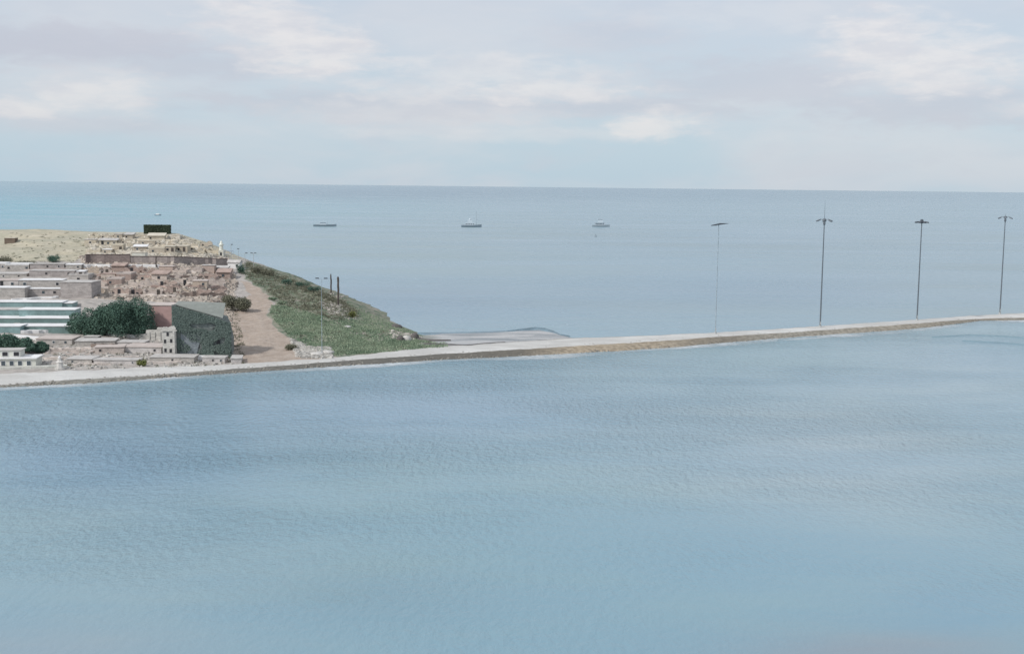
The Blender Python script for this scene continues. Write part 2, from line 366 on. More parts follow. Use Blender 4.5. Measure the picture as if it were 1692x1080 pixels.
for px in cols:
    a, b, c = headcol(px)
    town = interp(px, [(-400, 1), (370, 1), (430, .0)])
    for j in range(NV):
        v = j / (NV - 1); p = a.lerp(b, v)
        rise = b.z - a.z
        # gentle foot, terraces in the town
        bulge = math.sin(v * math.pi) * rise * interp(px, [(380, .0), (440, .05), (560, .10), (680, .0)])
        z = a.z + rise * v + bulge
        if town > 0 and rise > 3:
            ph = z / 1.7 + .35 * noise.noise(Vector((p.x * .03, p.y * .03, 0)))
            fl = math.floor(ph); fr = ph - fl; s_ = min(1, max(0, (fr - .72) / .28)); z += town * (1.7 * (fl + s_) - 1.7 * ph) * .75 * math.sin(min(1, v * 8) * 1.57)
        k = min(1, v * 12) * min(1, max(.15, (1 - v) * 6)) * min(1, rise / 3)
        z += k * (.55 * noise.noise(Vector((p.x * .07, p.y * .07, 1))) + .28 * noise.noise(Vector((p.x * .25, p.y * .25, 2))) + .14 * noise.noise(Vector((p.x * .9, p.y * .9, 3))))
        vs.append((p.x, p.y, z)); info.append((px, v))
    for j in range(1, NB + 1):
        t_ = j / NB; s_ = t_ * t_ * (3 - 2 * t_); p = b.lerp(c, t_)
        z = b.z + (-3 - b.z) * (s_ * .6 + t_ * .4)
        z += min(1, t_ * 5) * .9 * noise.noise(Vector((p.x * .12, p.y * .12, 5))) * min(1, rise / 3) + min(1, t_ * 5) * .3 * noise.noise(Vector((p.x * .5, p.y * .5, 5))) * min(1, rise / 3)
        vs.append((p.x, p.y, z)); info.append((px, 1 + t_))
NS = NV + NB
fs = [(i * NS + j, (i + 1) * NS + j, (i + 1) * NS + j + 1, i * NS + j + 1) for i in range(len(cols) - 1) for j in range(NS - 1)]
BVH = BVHTree.FromPolygons([Vector(v) for v in vs], fs)
def hit(px, py):
    loc, n, i, d = BVH.ray_cast(Vector((0, 0, H)), ray(px, py).normalized(), 5000)
    if loc is None:
        loc = at_y(px, py, interp(px, RD))
    return loc
def ground(x, y):
    loc, n, i, d = BVH.ray_cast(Vector((x, y, 200)), Vector((0, 0, -1)), 400)
    return loc.z if loc else 0
def ppm(p): return F / p.y                    # photo pixels per metre at p
def inside(x, y, poly):
    r = False; j = len(poly) - 1
    for i in range(len(poly)):
        xi, yi = poly[i]; xj, yj = poly[j]
        if (yi > y) != (yj > y) and x < (xj - xi) * (y - yi) / (yj - yi) + xi: r = not r
        j = i
    return r
DIRT = [(392, 462), (415, 468), (440, 484), (452, 502), (440, 518), (452, 540), (478, 560), (512, 582), (545, 592), (400, 602), (372, 560), (368, 518), (405, 506), (412, 486)]
GREEN = [(395, 440), (440, 420), (520, 450), (575, 475), (640, 515), (700, 540), (760, 571), (700, 579), (560, 590), (515, 583), (478, 560), (452, 540), (440, 518), (455, 502), (440, 484), (415, 468)]
SCREE = [(525, 500), (570, 500), (600, 528), (575, 528), (545, 518)]
BEIGE = [(-500, 360), (300, 360), (420, 436), (376, 424), (140, 424), (120, 432), (-500, 436)]
RED = [(135, 424), (378, 424), (392, 470), (372, 505), (250, 498), (140, 492)]
zones = {'dirt': DIRT, 'green': GREEN, 'scree': SCREE, 'beige': BEIGE, 'red': RED}
att = {k: [] for k in zones}; att['sand'] = []
for (x, y, z), (px, v) in zip(vs, info):
    qx, qy = project((x, y, z)) if v <= 1 else (px, interp(px, RY) + 5)
    qx += 7 * noise.noise(Vector((x * .12, y * .12, 4))); qy += 5 * noise.noise(Vector((x * .12, y * .12, 14)))
    for k, poly in zones.items(): att[k].append(1. if inside(qx, qy, poly) and not (k == 'scree' and v > 1) else 0.)
    att['sand'].append(interp(px, [(672, 0), (735, 1)]) if v <= 1 else interp(px, [(672, 0), (730, 1)]))
me = bpy.data.meshes.new('headland'); me.from_pydata(vs, [], fs); me.shade_smooth()
for k, a in att.items():
    ab = me.attributes.new(k, 'FLOAT', 'POINT'); ab.data.foreach_set('value', a)
t = NT('headland_ground')
big = t.noise(.06, 5, .6); med = t.noise(.45, 6, .65, (1, 1, 3)); fi = t.noise(2.6, 6, .7, (1, 1, 2)); strata = t.noise(.5, 4, .6, (.12, .5, 5))
c = t.mix(t.ramp(med, .35, .66), (.30, .28, .26), (.45, .42, .39))
c = t.mix(t.ramp(strata, .42, .62, 0, .8), c, (.44, .405, .375))
bei = t.mix(t.ramp(big, .38, .62), (.40, .38, .30), (.50, .45, .345)); bei = t.mix(t.ramp(med, .4, .7, 0, .7), bei, (.33, .32, .24)); bei = t.mix(t.ramp(strata, .5, .7, 0, .6), bei, (.58, .53, .44))
c = t.mix(t.attr('beige').outputs['Fac'], c, bei)
red = t.mix(t.ramp(med, .35, .65), (.28, .24, .205), (.46, .405, .345)); red = t.mix(t.ramp(strata, .45, .65, 0, .8), red, (.46, .38, .33))
c = t.mix(t.attr('red').outputs['Fac'], c, red)
drt = t.mix(t.ramp(med, .35, .7), (.36, .295, .245), (.44, .375, .32)); drt = t.mix(t.ramp(t.noise(1.2, 4, .6, (.3, 1, 1)), .5, .7, 0, .5), drt, (.30, .235, .19))
c = t.mix(t.attr('dirt').outputs['Fac'], c, drt)
grn = t.mix(t.ramp(big, .4, .6), (.11, .155, .105), (.18, .205, .145)); grn = t.mix(t.ramp(med, .42, .62, 0, .8), grn, (.31, .285, .235)); grn = t.mix(t.ramp(t.noise(.11, 5, .65, off=31), .5, .66, 0, .75), grn, (.36, .325, .285))
c = t.mix(t.attr('green').outputs['Fac'], c, grn)
scr = t.mix(t.ramp(fi, .35, .65), (.25, .225, .20), (.46, .43, .39)); c = t.mix(t.attr('scree').outputs['Fac'], c, scr)
snd = t.mix(t.ramp(t.noise(.25, 4, .6, (.25, 1, 1)), .35, .65), (.27, .29, .305), (.48, .48, .48)); c = t.mix(t.attr('sand').outputs['Fac'], c, snd)
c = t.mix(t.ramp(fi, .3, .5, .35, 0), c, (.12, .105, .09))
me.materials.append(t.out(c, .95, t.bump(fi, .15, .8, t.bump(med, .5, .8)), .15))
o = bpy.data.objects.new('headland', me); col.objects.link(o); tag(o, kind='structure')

# ------------------------------------------------------------------ materials of things
CREAM = [mat('plaster_cream', (.56, .50, .40)), mat('plaster_sand', (.48, .42, .335)), mat('plaster_chalk', (.60, .56, .49)), masonry('stone_buff', (.52, .47, .38), (.4, .36, .3)), masonry('stone_tan', (.45, .40, .33), (.35, .31, .26))]
REDM = [masonry('brick_rose', (.42, .33, .285), (.42, .38, .34)), masonry('brick_brown', (.35, .27, .235), (.36, .32, .29)), mat('plaster_pink', (.52, .45, .40)), masonry('stone_red_tan', (.46, .39, .32), (.34, .30, .26)), mat('plaster_dusty', (.48, .42, .38))]
GREYM = [mat('plaster_grey', (.42, .395, .37)), masonry('stone_grey', (.42, .395, .365), (.32, .3, .28)), mat('plaster_pale', (.50, .47, .45)), mat('plaster_taupe', (.36, .33, .315))]
TEALM = [mat('sheet_teal', (.22, .32, .32), .5, .2, .3, 2, .02, True), mat('sheet_green_grey', (.17, .25, .24), .5, .2, .3, 2, .02, True)]
WHITE = mat('white_paint', (.74, .73, .72), .6, .10)
ROOFW = mat('roof_white', (.72, .715, .71), .6, .12, .4); ROOFP = mat('roof_pink', (.50, .44, .405), .8, .15)
ROOFG = mat('roof_grey', (.47, .45, .43), .85, .2); ROOFR = mat('roof_rust', (.38, .29, .25), .85, .25); ROOFC = mat('roof_cream', (.58, .53, .44), .85, .15)
DARK = mat('dark_opening', (.035, .035, .04), .5, .1, bump=0); GLASS = mat('window_glass', (.06, .08, .095), .15, .1, bump=0, spec=.6)
WOODD = mat('dark_wood', (.10, .085, .075), .85); STEEL = mat('painted_steel', (.15, .17, .19), .45, .12, bump=0, metal=.2); STEELP = mat('pale_steel', (.40, .42, .42), .5, .1, bump=0)
LAMPM = mat('lamp_housing', (.075, .085, .10), .5, .1, bump=0)
CN = {}

# ------------------------------------------------------------------ buildings
def building(p, w, d, h, wm_, rm, rz=0, roof='flat', wins=2, door=True, name='house', ruin=False, winmat=None):
    root = empty(name, p, rz); x0, x1 = -w / 2, w / 2
    wall = MB()
    if ruin:
        n = max(4, int(w / .8)); th = .45
        hs = [h * random.uniform(.2, 1.0) for _ in range(n + 1)]
        pts = [(x0, -1.5)] + [(x1, -1.5)] + [(x1 - (x1 - x0) * i / n, hs[i]) for i in range(n + 1)]
        wall.prism(pts, 0, th)
        wall.box(x0, x0 + th, th, d, -1.5, hs[-1] * .9); wall.box(x1 - th, x1, th, d, -1.5, hs[0] * .9)
        hs2 = [h * random.uniform(.4, 1.15) for _ in range(n + 1)]
        wall.prism([(x0, -1.5), (x1, -1.5)] + [(x1 - (x1 - x0) * i / n, hs2[i]) for i in range(n + 1)], d, d + th)
        wall.build('wall', wm_, root)
    else:
        wall.box(x0, x1, 0, d, -1.5, h)
        if roof == 'gable': wall.prism([(x0, h), (x1, h), (x1, h + .05), (x0, h + .05)], 0, d)
        wall.build('wall', wm_, root)
        r = MB()
        if roof == 'flat':
            e = .06; r.box(x0 - e, x1 + e, -e, d + e, h, h + .18)
            th = .15
            r.box(x0 - e, x1 + e, -e, -e + th, h + .18, h + .5); r.box(x0 - e, x1 + e, d + e - th, d + e, h + .18, h + .5)
            r.box(x0 - e, x0 - e + th, -e + th, d + e - th, h + .18, h + .5); r.box(x1 + e - th, x1 + e, -e + th, d + e - th, h + .18, h + .5)
        elif roof == 'slab': r.box(x0 - .15, x1 + .15, -.15, d + .1, h, h + .16)
        elif roof == 'shed':
            r.add([(x0 - .3, -.4, h), (x1 + .3, -.4, h), (x1 + .3, d + .3, h), (x0 - .3, d + .3, h), (x0 - .3, -.4, h + .15), (x1 + .3, -.4, h + .15), (x1 + .3, d + .3, h + .15 + d * .16), (x0 - .3, d + .3, h + .15 + d * .16)],
                  [(3, 2, 1, 0), (4, 5, 6, 7), (0, 1, 5, 4), (1, 2, 6, 5), (2, 3, 7, 6), (3, 0, 4, 7)])
        else:
            k = .3 * d; r.add([(x0 - .3, -.35, h), (x1 + .3, -.35, h), (x1 + .3, d + .35, h), (x0 - .3, d + .35, h), (x0 - .3, d / 2, h + k), (x1 + .3, d / 2, h + k)],
                  [(3, 2, 1, 0), (0, 1, 5, 4), (2, 3, 4, 5), (1, 2, 5), (3, 0, 4)])
        r.build('roof', rm, root)
    slots = wins + (1 if door else 0)
    if slots and w / slots > .9:
        di = random.randrange(slots) if door else -1
        for i in range(slots):
            cx = x0 + w * (i + .5) / slots + random.uniform(-.15, .15)
            if i == di:
                if h > 1.9 and random.random() < .6: MB().box(cx - .45, cx + .45, -.05, .04, 0, min(2.0, h - .2)).build('door', random.choice([DARK, WOODD]), root)
            else:
                if random.random() < .4: continue
                zc = h * .55; s_ = min(.42, h * .17)
                if ruin:
                    if h > 1.8 and random.random() < .3: MB().box(cx - s_, cx + s_, -.03, .2, zc - s_ * 1.1 - .3, zc + s_ * .6 - .3).build('window', DARK, root)
                else:
                    f = MB().box(cx - s_ - .08, cx + s_ + .08, -.05, .03, zc - s_ - .08, zc + s_ + .08).build('window', WHITE if random.random() < .4 else wm_, root)
                    MB().box(cx - s_, cx + s_, -.07, -.02, zc - s_, zc + s_).build('pane', winmat or (DARK if random.random() < .6 else GLASS), f)
    return root
NUMW = ['leftmost', 'second from left', 'third from left', 'fourth from left', 'fifth from left', 'sixth from left', 'seventh from left', 'eighth from left', 'ninth from left', 'tenth from left', 'eleventh from left', 'twelfth from left', 'thirteenth from left', 'fourteenth from left', 'fifteenth from left', 'sixteenth from left', 'seventeenth from left', 'eighteenth from left']
MATN = {'plaster_cream': 'cream plastered', 'plaster_sand': 'sandy plastered', 'plaster_chalk': 'chalky white', 'stone_buff': 'buff stone', 'stone_tan': 'tan stone', 'brick_rose': 'rose brick', 'brick_brown': 'brown brick', 'plaster_pink': 'pink plastered', 'stone_red_tan': 'reddish stone', 'plaster_dusty': 'dusty brown', 'plaster_grey': 'grey plastered', 'stone_grey': 'grey stone', 'plaster_pale': 'pale grey', 'plaster_taupe': 'taupe', 'sheet_teal': 'teal walled', 'sheet_green_grey': 'grey green'}
ROOFN = {'roof_white': 'white roof', 'roof_pink': 'pinkish roof', 'roof_grey': 'grey roof', 'roof_rust': 'rusty roof', 'roof_cream': 'cream roof'}
def row(xa, xb, yb, wr, hr, mats, roofs, where, group, ruinp=.0, roofk=('flat', 'slab', 'shed'), gap=(.0, .5), slope=0., maxd=6, kind='house'):
    x = xa; i = 0
    while x < xb - 5:
        y = yb + slope * (x - xa) + random.uniform(-2.4, 2.4); p = hit(x, y); k = ppm(p)
        w = random.uniform(*wr)
        if x + w * k > xb + 6: w = max(2.2, (xb + 4 - x) / k)
        p = hit(x + w * k / 2, y); h = random.uniform(*hr); m = random.choice(mats); rm = random.choice(roofs)
        ru = random.random() < ruinp; p = Vector((p.x, p.y, p.z)); d = random.uniform(3, maxd)
        b = building(p, w, d, h, m, rm, math.atan2(-p.x, p.y) * .25 + random.uniform(-.12, .12), random.choice(roofk), wins=max(0, min(3, int(w / 2.4))), door=random.random() < .5, ruin=ru, name='ruined_house' if ru else kind)
        lab = f"{MATN[m.name]} {'roofless ruin with broken walls' if ru else kind + ' with ' + ROOFN[rm.name]}, {NUMW[min(i, 17)]} in {where}"
        tag(b, lab, 'ruin' if ru else kind, group)
        x += w * k + random.uniform(*gap) * k; i += 1

# cream hamlet below the hilltop
G1 = 'cream houses on the upper hillside'
row(150, 300, 394, (3, 6.5), (1.3, 2.2), CREAM, [ROOFC, ROOFC, ROOFG], 'top cream row', G1, .6, slope=.02, gap=(.2, 2))
row(140, 340, 404, (3, 7), (1.5, 2.4), CREAM, [ROOFC, ROOFC, ROOFG], 'second cream row', G1, .55, slope=.02, gap=(.2, 1.8))
row(142, 364, 417, (3, 8), (1.6, 2.6), CREAM, [ROOFC, ROOFC, ROOFW], 'cream row above dark wall', G1, .4, slope=.015, gap=(0, 1.2))
G2 = 'brown and pink houses on the middle hillside'
row(146, 372, 452, (3, 6), (1.6, 2.5), REDM, [ROOFR, ROOFP, ROOFG], 'first row below white wall', G2, .65, gap=(0, 1))
row(142, 376, 463, (3, 6), (1.6, 2.4), REDM, [ROOFR, ROOFP, ROOFR], 'second row below white wall', G2, .7, gap=(0, 1))
row(148, 372, 474, (2.6, 6), (1.5, 2.4), REDM, [ROOFP, ROOFP, ROOFG], 'third row below white wall', G2, .7, gap=(0, 1.2))
row(152, 366, 487, (2.6, 6), (1.4, 2.2), REDM, [ROOFP, ROOFR, ROOFG], 'pinkish row above trees', G2, .6, gap=(0, 1.2), maxd=4.5)
G3 = 'grey flat roofed houses at the left'
row(-30, 130, 447, (6, 13), (1.4, 2.2), GREYM, [ROOFW, ROOFG, ROOFP], 'row below dark shrubs', G3, .05, ('slab', 'flat'), (0, 1), slope=-.02, maxd=8)
row(-30, 135, 459, (7, 15), (1.3, 2.2), GREYM, [ROOFP, ROOFW, ROOFG], 'second row below dark shrubs', G3, .05, ('slab',), (0, 1.5), maxd=8)
row(-40, 98, 474, (9, 17), (1.8, 2.6), GREYM, [ROOFW, ROOFP], 'row left of square block', G3, 0, ('slab',), (0, 1), maxd=7)
row(-40, 96, 491, (9, 17), (2, 2.8), [GREYM[3], GREYM[0]], [ROOFW, ROOFG], 'row above teal sheds', G3, 0, ('slab',), (0, .5), maxd=6)
b = building(hit(126, 493), 9, 7, 4.6, GREYM[3], ROOFG, -.05, 'slab', 0, False); tag(b, 'square brown grey block without windows above the big trees', 'house')
b = building(hit(130, 468), 6, 5, 2.4, GREYM[0], ROOFG, 0, 'flat', 1, False); tag(b, 'small grey house standing just behind the square brown block', 'house')
G4 = 'long teal sheds with white roofs'
for i, (xa, w, yb, h, m, r) in enumerate([(-20, 20, 511, 1.9, 0, ROOFW), (52, 11, 512, 1.8, 0, ROOFW), (-40, 15, 522, 1.6, 0, ROOFG), (36, 14, 524, 1.9, 0, ROOFW), (-50, 15, 537, 1.7, 1, ROOFW), (38, 13, 536, 1.5, 1, ROOFW), (-45, 12, 551, 1.7, 0, ROOFW), (36, 14, 550, 1.6, 1, ROOFW)]):
    p = hit(xa + w * 3, yb); b = building(p, w, 5.5, h, TEALM[m], r, .08, 'slab', 0, False, 'storage_shed')
    tag(b, ['long teal shed with white roof, at frame edge in the topmost shed row', 'shorter teal shed with white roof in the topmost shed row', 'grey roofed teal shed at frame edge in the second shed row', 'bright white roofed teal shed reaching the trees in the second shed row',
            'grey green shed with white roof at frame edge in the third shed row', 'grey green shed with white roof touching the trees in the third shed row', 'teal shed with white roof at frame edge in the lowest shed row', 'grey green shed in the lowest shed row beside the white wall'][i], 'shed', G4)

# foreground ruins
G5 = 'low grey ruins near the shore road'
row(60, 240, 573, (5, 10), (.9, 1.6), [GREYM[0], GREYM[1], GREYM[2]], [ROOFG, ROOFP, ROOFG], 'row below white curved wall', G5, .3, ('slab',), (0, 2), maxd=7)
row(75, 262, 586, (5, 11), (.8, 1.5), [GREYM[1], GREYM[2], REDM[4]], [ROOFG, ROOFP, ROOFG], 'middle row of ruins', G5, .35, ('slab',), (0, 2), maxd=7)
row(110, 390, 602, (4, 10), (.6, 1.2), [GREYM[1], GREYM[2]], [ROOFG, ROOFG], 'lowest row beside shore road', G5, .4, ('slab',), (0, 2.5), slope=-.012, maxd=5)

# long walls that follow the ground
def long_wall(pts, h, th, m, label, cat='wall', cap=None, name='retaining_wall', jag=.0, base=.0):
    P = []
    for (a, ya), (b_, yb) in zip(pts[:-1], pts[1:]):
        n = max(2, int(abs(b_ - a) / 6))
        for i in range(n): P.append(hit(a + (b_ - a) * i / n, ya + (yb - ya) * i / n))
    P.append(hit(*pts[-1])); zs = [p.z for p in P]
    sm_ = [sum(zs[max(0, i - 2):i + 3]) / len(zs[max(0, i - 2):i + 3]) for i in range(len(zs))]
    for p, z in zip(P, sm_): p.z = z
    o0 = P[0].copy(); mb = MB(); cp = MB(); vs_ = []; vc = []
    for i, p in enumerate(P):
        q = P[min(i + 1, len(P) - 1)] - P[max(i - 1, 0)]; q.z = 0; q.normalize(); nrm = Vector((-q.y, q.x, 0))
        hh = h * (1 - jag * random.random()); p = p - o0
        for s_, z in ((0, -1.5), (0, hh), (th, hh), (th, -1.5)): vs_.append(p + nrm * s_ + Vector((0, 0, z)))
        for s_, z in ((-.12, hh), (-.12, hh + .2), (th + .12, hh + .2), (th + .12, hh)): vc.append(p + nrm * s_ + Vector((0, 0, z)))
    n = len(P); F4 = [(i * 4 + j, (i + 1) * 4 + j, (i + 1) * 4 + (j + 1) % 4, i * 4 + (j + 1) % 4) for i in range(n - 1) for j in range(4)] + [(3, 2, 1, 0), ((n - 1) * 4, (n - 1) * 4 + 1, (n - 1) * 4 + 2, (n - 1) * 4 + 3)]
    if cap:
        r = empty(name, o0); mb.add(vs_, F4); mb.build('wall_face', m, r); cp.add(vc, F4); cp.build('coping', cap, r)
    else: mb.add(vs_, F4); r = mb.build(name, m, None, o0)
    return tag(r, label, cat, kind='thing')
DWALL = masonry('wall_dark', (.20, .165, .155), (.16, .14, .13), .8, .35)
TWALL = masonry('wall_taupe', (.30, .265, .25), (.24, .21, .20), .8, .35)
long_wall([(142, 435), (215, 435)], 2.9, .6, DWALL, 'dark brown retaining wall section at the left end of the cream hamlet', cap=mat('coping_dark', (.12, .095, .09)))
long_wall([(216, 435.5), (300, 436), (376, 440)], 2.4, .6, TWALL, 'long taupe retaining wall with dark coping running below the cream houses', cap=mat('coping_dark', (.12, .095, .09)))
long_wall([(138, 442), (262, 442.5)], 1.0, 1.6, WHITE, 'low white wall running below the dark retaining wall')
long_wall([(10, 447), (60, 447), (137, 443)], .5, 2.2, ROOFP, 'pale pinkish wall along the left terrace', jag=.2)
long_wall([(34, 551), (100, 549.5), (150, 552), (244, 560)], .75, 1.3, WHITE, 'white curved wall running below the big trees')
long_wall([(-20, 558), (30, 558), (62, 562)], .6, 1.3, WHITE, 'short white wall behind the lower left trees')
long_wall([(60, 566), (140, 566)], .4, 1., ROOFC, 'thin cream wall under the white curved wall')
long_wall([(292, 596), (352, 594)], .8, 2.2, ROOFW, 'pale stone ledge at the foot of the dark building', name='stone_ledge')
long_wall([(-30, 612), (110, 607.5)], .5, 1.5, mat('kerb_pale', (.52, .52, .48)), 'pale low wall in front of the white shore house')

T_R = [masonry('terrace_rose', (.40, .30, .26), (.30, .25, .22), .7, .3), masonry('terrace_brown', (.24, .19, .165), (.2, .17, .15), .7, .3), masonry('terrace_pale', (.56, .50, .455), (.46, .42, .39), .7, .3)]
T_C = [masonry('terrace_cream', (.60, .54, .44), (.50, .45, .38), .7, .3), masonry('terrace_buff', (.46, .41, .33), (.38, .34, .28), .7, .3)]
for i, (xa, ya, xb, yb, h, m, nm) in enumerate([(145, 449, 232, 448, 1.3, 1, 'dark brown'), (236, 450, 330, 452, .9, 2, 'pale pinkish'), (160, 458, 290, 460, 1.1, 0, 'rose'), (282, 459, 374, 461, 1.2, 1, 'brown'), (144, 467, 215, 468, 1.0, 0, 'rose'),
        (222, 470, 345, 469, .9, 2, 'pale pinkish'), (250, 477, 372, 478, 1.3, 0, 'rose'), (150, 478, 236, 477, .8, 2, 'pale pinkish'), (300, 490, 374, 491, 1.7, 1, 'dark brown'), (160, 488, 290, 491, .8, 2, 'pale pinkish')]):
    long_wall([(xa, ya), ((xa + xb) / 2, (ya + yb) / 2 + random.uniform(-1.5, 1.5)), (xb, yb)], h, .8, T_R[m], f"{nm} broken terrace wall, {['topmost left one', 'topmost right one', 'second tier left', 'second tier right', 'third tier left', 'third tier right', 'fourth tier right', 'fourth tier left', 'lowest tier right', 'lowest tier left'][i]} of the middle hillside", jag=.55, name='stone_wall')
for i, (xa, ya, xb, yb, h, m, nm) in enumerate([(175, 391, 292, 391, .8, 1, 'buff'), (205, 398, 325, 399, .9, 0, 'cream'), (146, 407, 250, 407, .8, 1, 'buff'), (255, 409, 352, 411, 1.0, 0, 'cream'), (150, 419, 240, 420, .7, 0, 'cream'), (262, 420, 370, 424, .9, 1, 'buff')]):
    long_wall([(xa, ya), ((xa + xb) / 2, (ya + yb) / 2 + random.uniform(-1, 1)), (xb, yb)], h, .8, T_C[m], f"{nm} low terrace wall, {['topmost', 'second highest', 'third tier left', 'third tier right', 'lowest tier left', 'lowest tier right'][i]} on the cream upper hillside", jag=.5, name='stone_wall')
for i, (xa, ya, xb, yb, h, m, nm) in enumerate([(60, 578, 180, 577, .6, 2, 'pale pinkish'), (150, 574, 262, 572, .9, 1, 'brown'), (70, 594, 230, 592, .6, 2, 'pale'), (120, 604, 300, 600, .6, 2, 'pale')]):
    long_wall([(xa, ya), ((xa + xb) / 2, (ya + yb) / 2), (xb, yb)], h, .9, T_R[m], f"{nm} broken ledge wall, {['highest on the left', 'highest on the right', 'middle', 'lowest'][i]} of the shore ruins", jag=.5, name='broken_wall')
for i, (xa, ya, xb, yb) in enumerate([(-20, 465, 100, 462), (-20, 479, 60, 476), (20, 496.5, 98, 492), (60, 441, 140, 445)]):
    long_wall([(xa, ya), (xb, yb)], .45, 1.2, WHITE, ['thin white wall high on the left terraces', 'thin white wall midway down the left terraces', 'thick white wall just above the teal sheds', 'thin white wall beside the bluish dark bush'][i], name='garden_wall')

# pink facade, dark ivy building, pale ruin
p = hit(268, 549); b = building(p, 6.3, 7, 6.6, mat('pink_render', (.42, .285, .265), .9, .12, .5, 6), ROOFP, -.03, 'slab', 0, False); tag(b, 'tall pink rendered house without windows beside the big tree', 'house')
p = hit(336, 589); k = ppm(p); root = empty('stone_building', p, .1)
hh = 86 / k; w = 98 / k
IVYW = masonry('wall_shaded', (.17, .19, .18), (.13, .145, .14), .7, .3); BLUE = masonry('wall_blue_grey', (.21, .235, .25), (.15, .17, .18), .5, .3)  # wall stone darkened in its colour for a facade lying in shade
MB().prism([(-w / 2, -1.5), (w / 2 - .8, -1.5), (w / 2 - .8, hh * .3), (w / 2 - 1.6, hh * .6), (w / 2 - 2.2, hh * .72), (0, hh * .84), (-w / 2, hh)], 0, 8).build('wall', IVYW, root)
MB().prism([(-w / 2 + 1.6, hh * .06), (-w / 2 + 5.2, hh * .06), (-w / 2 + 5.8, hh * .25), (-w / 2 + 7.2, hh * .42), (-w / 2 + 5, hh * .52), (-w / 2 + 1.8, hh * .5)], -.12, .05).build('stone_patch', BLUE, root)
MB().box(-w / 2 - .12, -w / 2 + .9, -.2, .5, -1, hh + .1).build('corner_pier', mat('pier_dark', (.13, .14, .135)), root)
MB().add([(-w / 2 + .5, .3, hh + .02), (w / 2 - 2.2, .3, hh * .74), (w / 2 - 2.2, 5, hh * .99), (-w / 2 + .5, 5, hh + .3), (-w / 2 + .5, .3, hh + .22), (w / 2 - 2.2, .3, hh * .74 + .2), (w / 2 - 2.2, 5, hh * .99 + .2), (-w / 2 + .5, 5, hh + .5)],
         [(3, 2, 1, 0), (4, 5, 6, 7), (0, 1, 5, 4), (1, 2, 6, 5), (2, 3, 7, 6), (3, 0, 4, 7)]).build('roof', mat('roof_pale', (.26, .275, .25), .85, .12), root)
for cx, cz in ((-1.2, 2.5), (1.4, 2.4), (3.4, 3.2), (-.4, 5.8), (2.6, 6.0)):
    MB().box(cx - .4, cx + .4, -.08, .06, cz - .55, cz + .55).build('window', DARK, root)
iv = MB()
for _ in range(20000):
    x = random.uniform(-w / 2, w / 2 - .4); z = random.uniform(0, hh * .98); lim = hh * (1 - .16 * (x + w / 2) / (w / 2)) if x < 0 else hh * (.84 - .2 * x / (w / 2))
    g = noise.noise(Vector((x * .35, z * .5, 3)))
    if z > lim or g < -.22 - .3 * (z / hh - .5) - .25 * (x / w) : continue
    if -w / 2 + 1.5 < x < -w / 2 + 6.5 and z < hh * .5 and random.random() < .8: continue
    iv.tint = .3 + .4 * random.random(); r = random.uniform(.12, .26); a = random.uniform(0, 6.28); c0 = Vector((x, -.15 - random.random() * .45, z)); t1 = Vector((math.cos(a), random.uniform(-.35, .35), math.sin(a))); t2 = Vector((-math.sin(a), random.uniform(-.35, .35), math.cos(a)))
    iv.add([c0 - t1 * r, c0 - t2 * r * .6, c0 + t1 * r, c0 + t2 * r * .6], [(0, 1, 2, 3)])
iv.build('ivy', tintmat('ivy_leaf', (.10, .135, .12), (.145, .18, .16)), root)
tag(root, 'large dark ivy covered stone building beside the dirt track', 'building')

PALE = masonry('ruin_pale', (.50, .485, .45), (.36, .34, .31), .6, .3)
p = hit(280, 590); k = ppm(p); root = empty('ruined_tower', p, .05)
MB().prism([(-1.5, -1), (1.55, -1), (1.5, 6.6), (1.1, 7.1), (.2, 6.9), (-.3, 6.6), (-1.4, 6.7)], 0, 1.2).build('wall', PALE, root)
for x, z in ((-.85, 1.6), (.3, 1.5), (-.9, 3.6), (.45, 3.7), (-.3, 5.2)): MB().box(x - .25, x + .25, -.06, .3, z - .4, z + .4).build('window', DARK, root)
MB().box(-1.7, 1.75, -.25, 1.4, 5.9, 6.15).build('cornice', PALE, root); MB().box(.85, 1.3, -.35, -.25, 0, 5.9).build('pilaster', PALE, root)
tag(root, 'narrow pale ruined stone tower at the corner of the dark ivy building', 'ruin')
p = hit(252, 561); root = empty('ruined_wall', p, .03)
MB().prism([(-4.2, -1), (3.4, -1), (3.4, 3.1), (2.6, 2.9), (1.2, 2.9), (1.0, 2.3), (-1.5, 2.3), (-1.6, 1.4), (-4.2, 1.2)], 0, .9).build('wall', PALE, root)
for i in range(3): MB().box(-1.2 + i * 1.3, -.6 + i * 1.3, -.15, 0, -.5, 1.9).build('column', PALE, root)
tag(root, 'stepped pale stone wall below the tall pink house', 'ruin', kind='thing')

# white shore house at the lower left
p = hit(22, 608); root = empty('shore_house', p, .12); k = ppm(p)
MB().box(-9, 4.6, 0, 5, -1, 2.0).build('wall', mat('white_wall', (.62, .62, .56), .8, .12), root)
MB().box(-9.3, 4.9, -.4, 5.3, 2.0, 2.2).build('roof', ROOFW, root)
MB().box(-6.4, 1.2, 1.2, 4.6, 2.2, 3.6).build('upper_wall', mat('white_wall', (.62, .62, .56)), root)
MB().box(-6.6, 1.5, 1.0, 4.8, 3.6, 3.75).build('upper_roof', ROOFG, root)
for x in (-4.6, -1.9, .4): 
    f = MB().box(x - .65, x + .65, 1.12, 1.25, 2.35, 3.4).build('window', WHITE, root); MB().box(x - .55, x + .55, 1.08, 1.15, 2.45, 3.3).build('pane', DARK, f)
for x in (-5.5, -3.8, -2, -.3, 1.4, 3.2):
    f = MB().box(x - .5, x + .5, -.06, .03, .5, 1.6).build('window', WHITE, root); MB().box(x - .4, x + .4, -.09, -.03, .6, 1.5).build('pane', GLASS, f)
